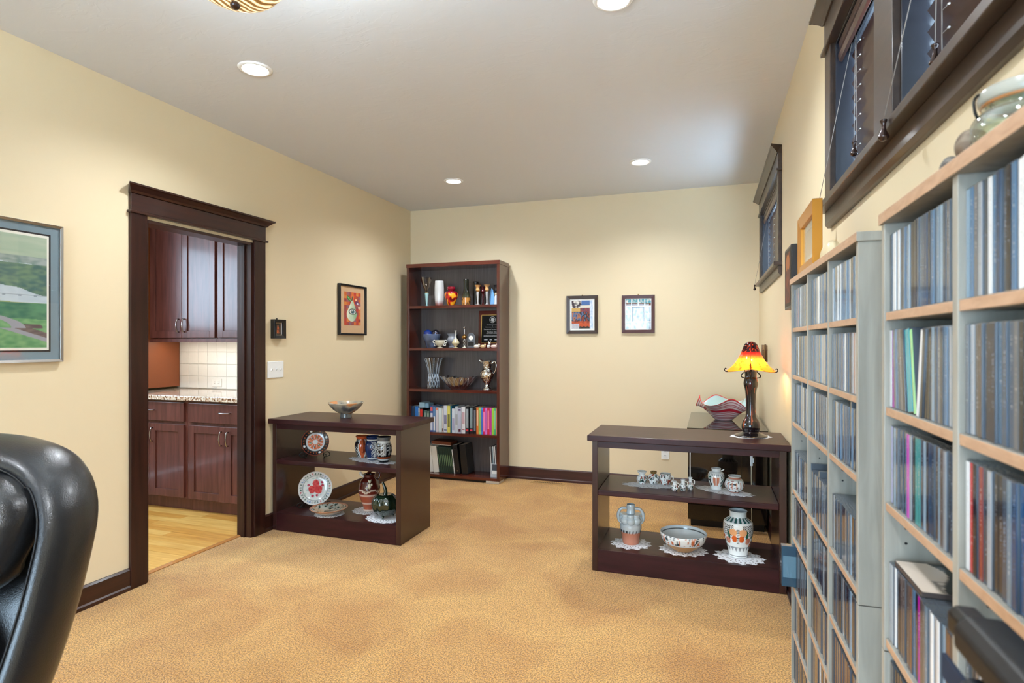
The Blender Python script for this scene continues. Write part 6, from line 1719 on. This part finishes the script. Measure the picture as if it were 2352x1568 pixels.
MB().lathe(smooth_prof([(0.044, 0.060), (0.046, 0.063), (0.046, 0.070), (0.040, 0.077), (0.001, 0.080)], 4), 40).build('lid', pr('whitish_glass_lid', S(206, 206, 196), 0.2, coat=0.4, trans=0.5), J)
MB().tube([(0.042 * cos(a * pi / 16), 0.042 * sin(a * pi / 16), 0.0588) for a in range(33)], 0.0022, 6, cap=False).build('seal', pr('amber_seal', S(170, 110, 60), 0.4), J)
MB().tube(smooth3([(-0.048, -0.004, 0.040), (-0.051, 0.0, 0.055), (-0.047, 0.004, 0.072), (-0.02, 0.004, 0.082)], 5), 0.0016, 6).build('wire_clip', M['iron'], J)
# flat booklet on the fourth row of the near rack
def sleeve(u, v):
    n_ = fnoise(u * 7, v * 7)
    if v > 0.66: return mixc(S(206, 190, 160), S(150, 120, 90), 0.5 + 1.4 * fnoise(u * 3, v * 30))
    if v > 0.36 + 0.10 * sin(u * 5) and v < 0.62 + 0.06 * n_: return S(24, 30, 28)
    if u > 0.6 and v > 0.2 and n_ > 0.1: return S(150, 140, 130)
    return S(222, 206, 188)
bkl = MB().box(-0.062, 0.062, -0.060, 0.060, 0, 0.0065).build('record_sleeve', pr('sleeve_edge', S(70, 60, 56), 0.5))
a_ = art_mesh(0.122, 0.118, 40, 40, sleeve).build('cover_print', M['vgloss'], bkl); a_.location = (0, 0, 0.0068); a_.rotation_euler = (R(-90), 0, 0)
bkl.location = (0.340, 1.005, SHELF_Z[3] + 0.1258); bkl.rotation_euler = (0, 0, R(-90))
tag(bkl, 'square illustrated sleeve lying on CDs in the near rack', 'record sleeve')

# ================================================================== BLACK ARM AT THE RIGHT EDGE
E_ = tag(empty('equipment_arm', (0.205, 0.36, 0)), 'black padded equipment arm in front of the near CD rack', 'equipment')
blk = pr('black_vinyl', S(15, 15, 17), 0.45)
def bar(y0, y1, x0, x1, z0, z1, ch):
    m = MB(); p_ = [(x0 + ch, z0), (x1 - ch, z0), (x1, z0 + ch), (x1, z1 - ch), (x1 - ch, z1), (x0 + ch, z1), (x0, z1 - ch), (x0, z0 + ch)]
    m.prism(p_, 'y', y0, y1); return m
inv = Matrix.Translation(-E_.location)
def ep(nm, mb, mat, bv=0.002):
    o = mb.build(nm, mat, E_, bv); o.matrix_parent_inverse = inv; return o
ep('pad', bar(0.16, 0.585, 0.196, 0.240, 1.075, 1.112, 0.010), blk, 0.003)
ep('under_rail', bar(0.16, 0.560, 0.192, 0.232, 1.030, 1.072, 0.006), pr('dark_metal', S(40, 44, 52), 0.3, 0.4), 0.002)
ep('end_cap', bar(0.585, 0.610, 0.200, 0.226, 1.082, 1.110, 0.006), M['black'], 0.002)
ep('strap', MB().box(0.199, 0.203, 0.560, 0.620, 1.040, 1.062), pr('navy_webbing', S(20, 34, 56), 0.8), 0.001)
ep('bracket', MB().box(0.190, 0.196, 0.36, 0.40, 1.02, 1.10), M['chrome'], 0.002)
ep('post', MB().tube([(0.214, 0.30, 0.02), (0.214, 0.30, 1.032)], 0.016, 14), M['black'], 0)
ep('foot', bar(0.05, 0.55, 0.19, 0.238, 0.002, 0.03, 0.005), M['black'], 0.003)
# ================================================================== EXECUTIVE CHAIR
leather, nt, b = newmat('black_leather')
b.inputs['Base Color'].default_value = S(26, 27, 30); b.inputs['Roughness'].default_value = 0.30; b.inputs['Coat Weight'].default_value = 0.15; b.inputs['Coat Roughness'].default_value = 0.2
tcc = N(nt, 'ShaderNodeTexCoord'); v1 = N(nt, 'ShaderNodeTexVoronoi'); v1.inputs['Scale'].default_value = 420; v2 = N(nt, 'ShaderNodeTexNoise'); v2.inputs['Scale'].default_value = 9; v2.inputs['Detail'].default_value = 3
ad = N(nt, 'ShaderNodeMath', operation='MULTIPLY_ADD'); ad.inputs[1].default_value = 6.0; bp = N(nt, 'ShaderNodeBump'); bp.inputs['Strength'].default_value = 0.22; bp.inputs['Distance'].default_value = 0.0015
nt.links.new(tcc.outputs['Object'], v1.inputs['Vector']); nt.links.new(tcc.outputs['Object'], v2.inputs['Vector']); nt.links.new(v2.outputs[0], ad.inputs[0]); nt.links.new(v1.outputs['Distance'], ad.inputs[2]); nt.links.new(ad.outputs[0], bp.inputs['Height']); nt.links.new(bp.outputs[0], b.inputs['Normal'])
stitch = pr('stitching', S(12, 12, 14), 0.6)
CH = tag(empty('office_chair', (-1.47, 0.405, 0)), 'black leather executive chair at the left edge', 'chair')
CH.scale = (1, 1, 0.955)
CH.rotation_euler = (0, 0, CHAIR_RZ) if 'CHAIR_RZ' in globals() else (0, 0, R(15))
# local frame: the chair faces -y; the back leans to +y with height
def back_y(z): return 0.20 + (z - 0.50) * 0.33 + 0.05 * max(0, (z - 0.95)) 
def superbox(m, c, half, p=4.0, n=40, mm=24, bulge=None, mi=0):
    """rounded cushion (superellipsoid)"""
    b0 = len(m.v)
    def sp(a): return (1 if a >= 0 else -1) * abs(a) ** (2 / p)
    for i in range(mm + 1):
        ph = -pi / 2 + pi * i / mm
        for k in range(n):
            th = 2 * pi * k / n
            x = half[0] * sp(cos(ph)) * sp(cos(th)); y = half[1] * sp(cos(ph)) * sp(sin(th)); z = half[2] * sp(sin(ph))
            m.v.append((c[0] + x, c[1] + y, c[2] + z))
    for i in range(mm):
        for k in range(n):
            k2 = (k + 1) % n
            m.face((b0 + i * n + k, b0 + i * n + k2, b0 + (i + 1) * n + k2, b0 + (i + 1) * n + k), mi, True)
    return m
def leanback(m):
    m.v = [(v[0], v[1] + back_y(v[2]), v[2]) for v in m.v]; return m
# outer shell and the thick rolled border round the back
leanback(superbox(MB(), (0, 0.055, 0.80), (0.27, 0.045, 0.345), 5.5)).build('back_shell', leather, CH)
roll = []
W0 = 0.298
path = [(-0.235, 0.42), (-0.262, 0.55), (-W0, 0.72), (-W0 - 0.012, 0.90), (-W0 + 0.004, 1.03), (-0.225, 1.115), (-0.12, 1.150), (0, 1.158), (0.12, 1.150), (0.225, 1.115), (W0 - 0.004, 1.03), (W0 + 0.012, 0.90), (W0, 0.72), (0.262, 0.55), (0.235, 0.42)]
pp = smooth3([(x, 0.0, z) for (x, z) in path], 6)
rl = MB(); rl.tube(pp, [0.032] * len(pp), 20)
rl.v = [(v[0], (v[1]) * 2.2 + 0.02, v[2]) for v in rl.v]
leanback(rl).build('side_roll', leather, CH)
# head pillow, lower cushion
hp = superbox(MB(), (0, -0.055, 0.995), (0.275, 0.088, 0.132), 3.2, 48, 30)
for i, v in enumerate(hp.v):
    e_ = abs(v[0]) / 0.275
    hp.v[i] = (v[0], v[1] - 0.010 * e_ ** 8 * sin(v[2] * 95 + v[0] * 20), v[2] + 0.004 * sin(v[0] * 40))
leanback(hp).build('head_pillow', leather, CH)
lc = superbox(MB(), (0, -0.045, 0.66), (0.262, 0.078, 0.205), 3.4, 48, 30)
leanback(lc).build('lumbar_cushion', leather, CH)
def seam(x, zc, hz, ybase, hy, p, name, dx=0.0):
    for off in (-0.004, 0.004):
        s = MB(); pts = []
        for i in range(23):
            t = -0.92 + 1.84 * i / 22
            z = zc + hz * t
            # depth of the superellipsoid front at this x,z
            fx = abs(x / 0.270) ** p; fz = abs(t) ** p
            y = ybase - hy * max(0.0, 1 - fx - fz) ** (1 / p) - 0.0030
            pts.append((x + off + dx * t, y + back_y(z), z))
        s.tube(pts, 0.0021, 5)
        s.build(name, stitch, CH)
for x in (-0.185, 0.185):
    seam(x, 0.995, 0.130, -0.055, 0.085, 3.2, 'pillow_seam')
    seam(x, 0.66, 0.205, -0.045, 0.075, 3.4, 'cushion_seam')
for s_ in (-1, 1):
    sm_ = MB(); sm_.tube([(p[0] * 0.985, back_y(p[2]) - 0.0515, p[2] - (0.012 if abs(p[0]) < 0.24 else 0)) for p in pp if p[0] * s_ >= -0.001], 0.0018, 5)
    sm_.build('roll_seam', stitch, CH)
superbox(MB(), (0, -0.05, 0.47), (0.265, 0.275, 0.075), 4.5).build('seat', leather, CH)
for s_ in (-1, 1):
    superbox(MB(), (s_ * 0.31, -0.06, 0.665), (0.045, 0.17, 0.03), 4).build('arm_pad', leather, CH)
    MB().tube(smooth3([(s_ * 0.31, -0.18, 0.645), (s_ * 0.33, -0.17, 0.52), (s_ * 0.28, -0.05, 0.41), (s_ * 0.2, 0.0, 0.40)], 6), 0.018, 12).build('arm_support', M['black'], CH)
MB().box(-0.12, 0.12, -0.14, 0.12, 0.36, 0.40).build('tilt_plate', M['black'], CH, 0.01)
MB().tube([(0, 0.02, 0.10), (0, 0.02, 0.37)], 0.028, 16).build('gas_lift', M['chrome'], CH)
MB().tube(smooth3([(0, 0.10, 0.385), (0, 0.26, 0.40), (0, 0.285, 0.52)], 6), 0.022, 10).build('back_bracket', M['black'], CH)
for k in range(5):
    a = 2 * pi * k / 5 + 0.3
    l = MB().tube([(0.02 * cos(a), 0.02 + 0.02 * sin(a), 0.115), (0.20 * cos(a), 0.02 + 0.20 * sin(a), 0.098), (0.31 * cos(a), 0.02 + 0.31 * sin(a), 0.078)], [0.030, 0.024, 0.018], 12).build('base_leg', M['black'], CH)
    cc = MB(); px, py = 0.305 * cos(a), 0.02 + 0.305 * sin(a)
    for d in (-0.014, 0.014):
        cc.tube([(px - sin(a) * (d - 0.008), py + cos(a) * (d - 0.008), 0.030), (px - sin(a) * (d + 0.008), py + cos(a) * (d + 0.008), 0.030)], 0.028, 16)
    cc.tube([(px, py, 0.03), (px, py, 0.085)], 0.008, 8)
    cc.build('caster', M['black'], l)

# ================================================================== FINISH
def rebase(e):
    """move an Empty that sits at the origin to the base of its parts, without moving the parts"""
    bpy.context.view_layer.update()
    pts = []
    for ch in e.children_recursive:
        if ch.type == 'MESH': pts += [ch.matrix_world @ Vector(c) for c in ch.bound_box]
    if not pts: return
    c = Vector((sum(p.x for p in pts) / len(pts), sum(p.y for p in pts) / len(pts), min(p.z for p in pts)))
    e.location = c
    for ch in e.children: ch.matrix_parent_inverse = Matrix.Translation(-c) @ ch.matrix_parent_inverse
for o in list(COL.objects):
    if o.type == 'EMPTY' and o.parent is None and o.location.length < 1e-6 and o.rotation_euler.z == 0: rebase(o)
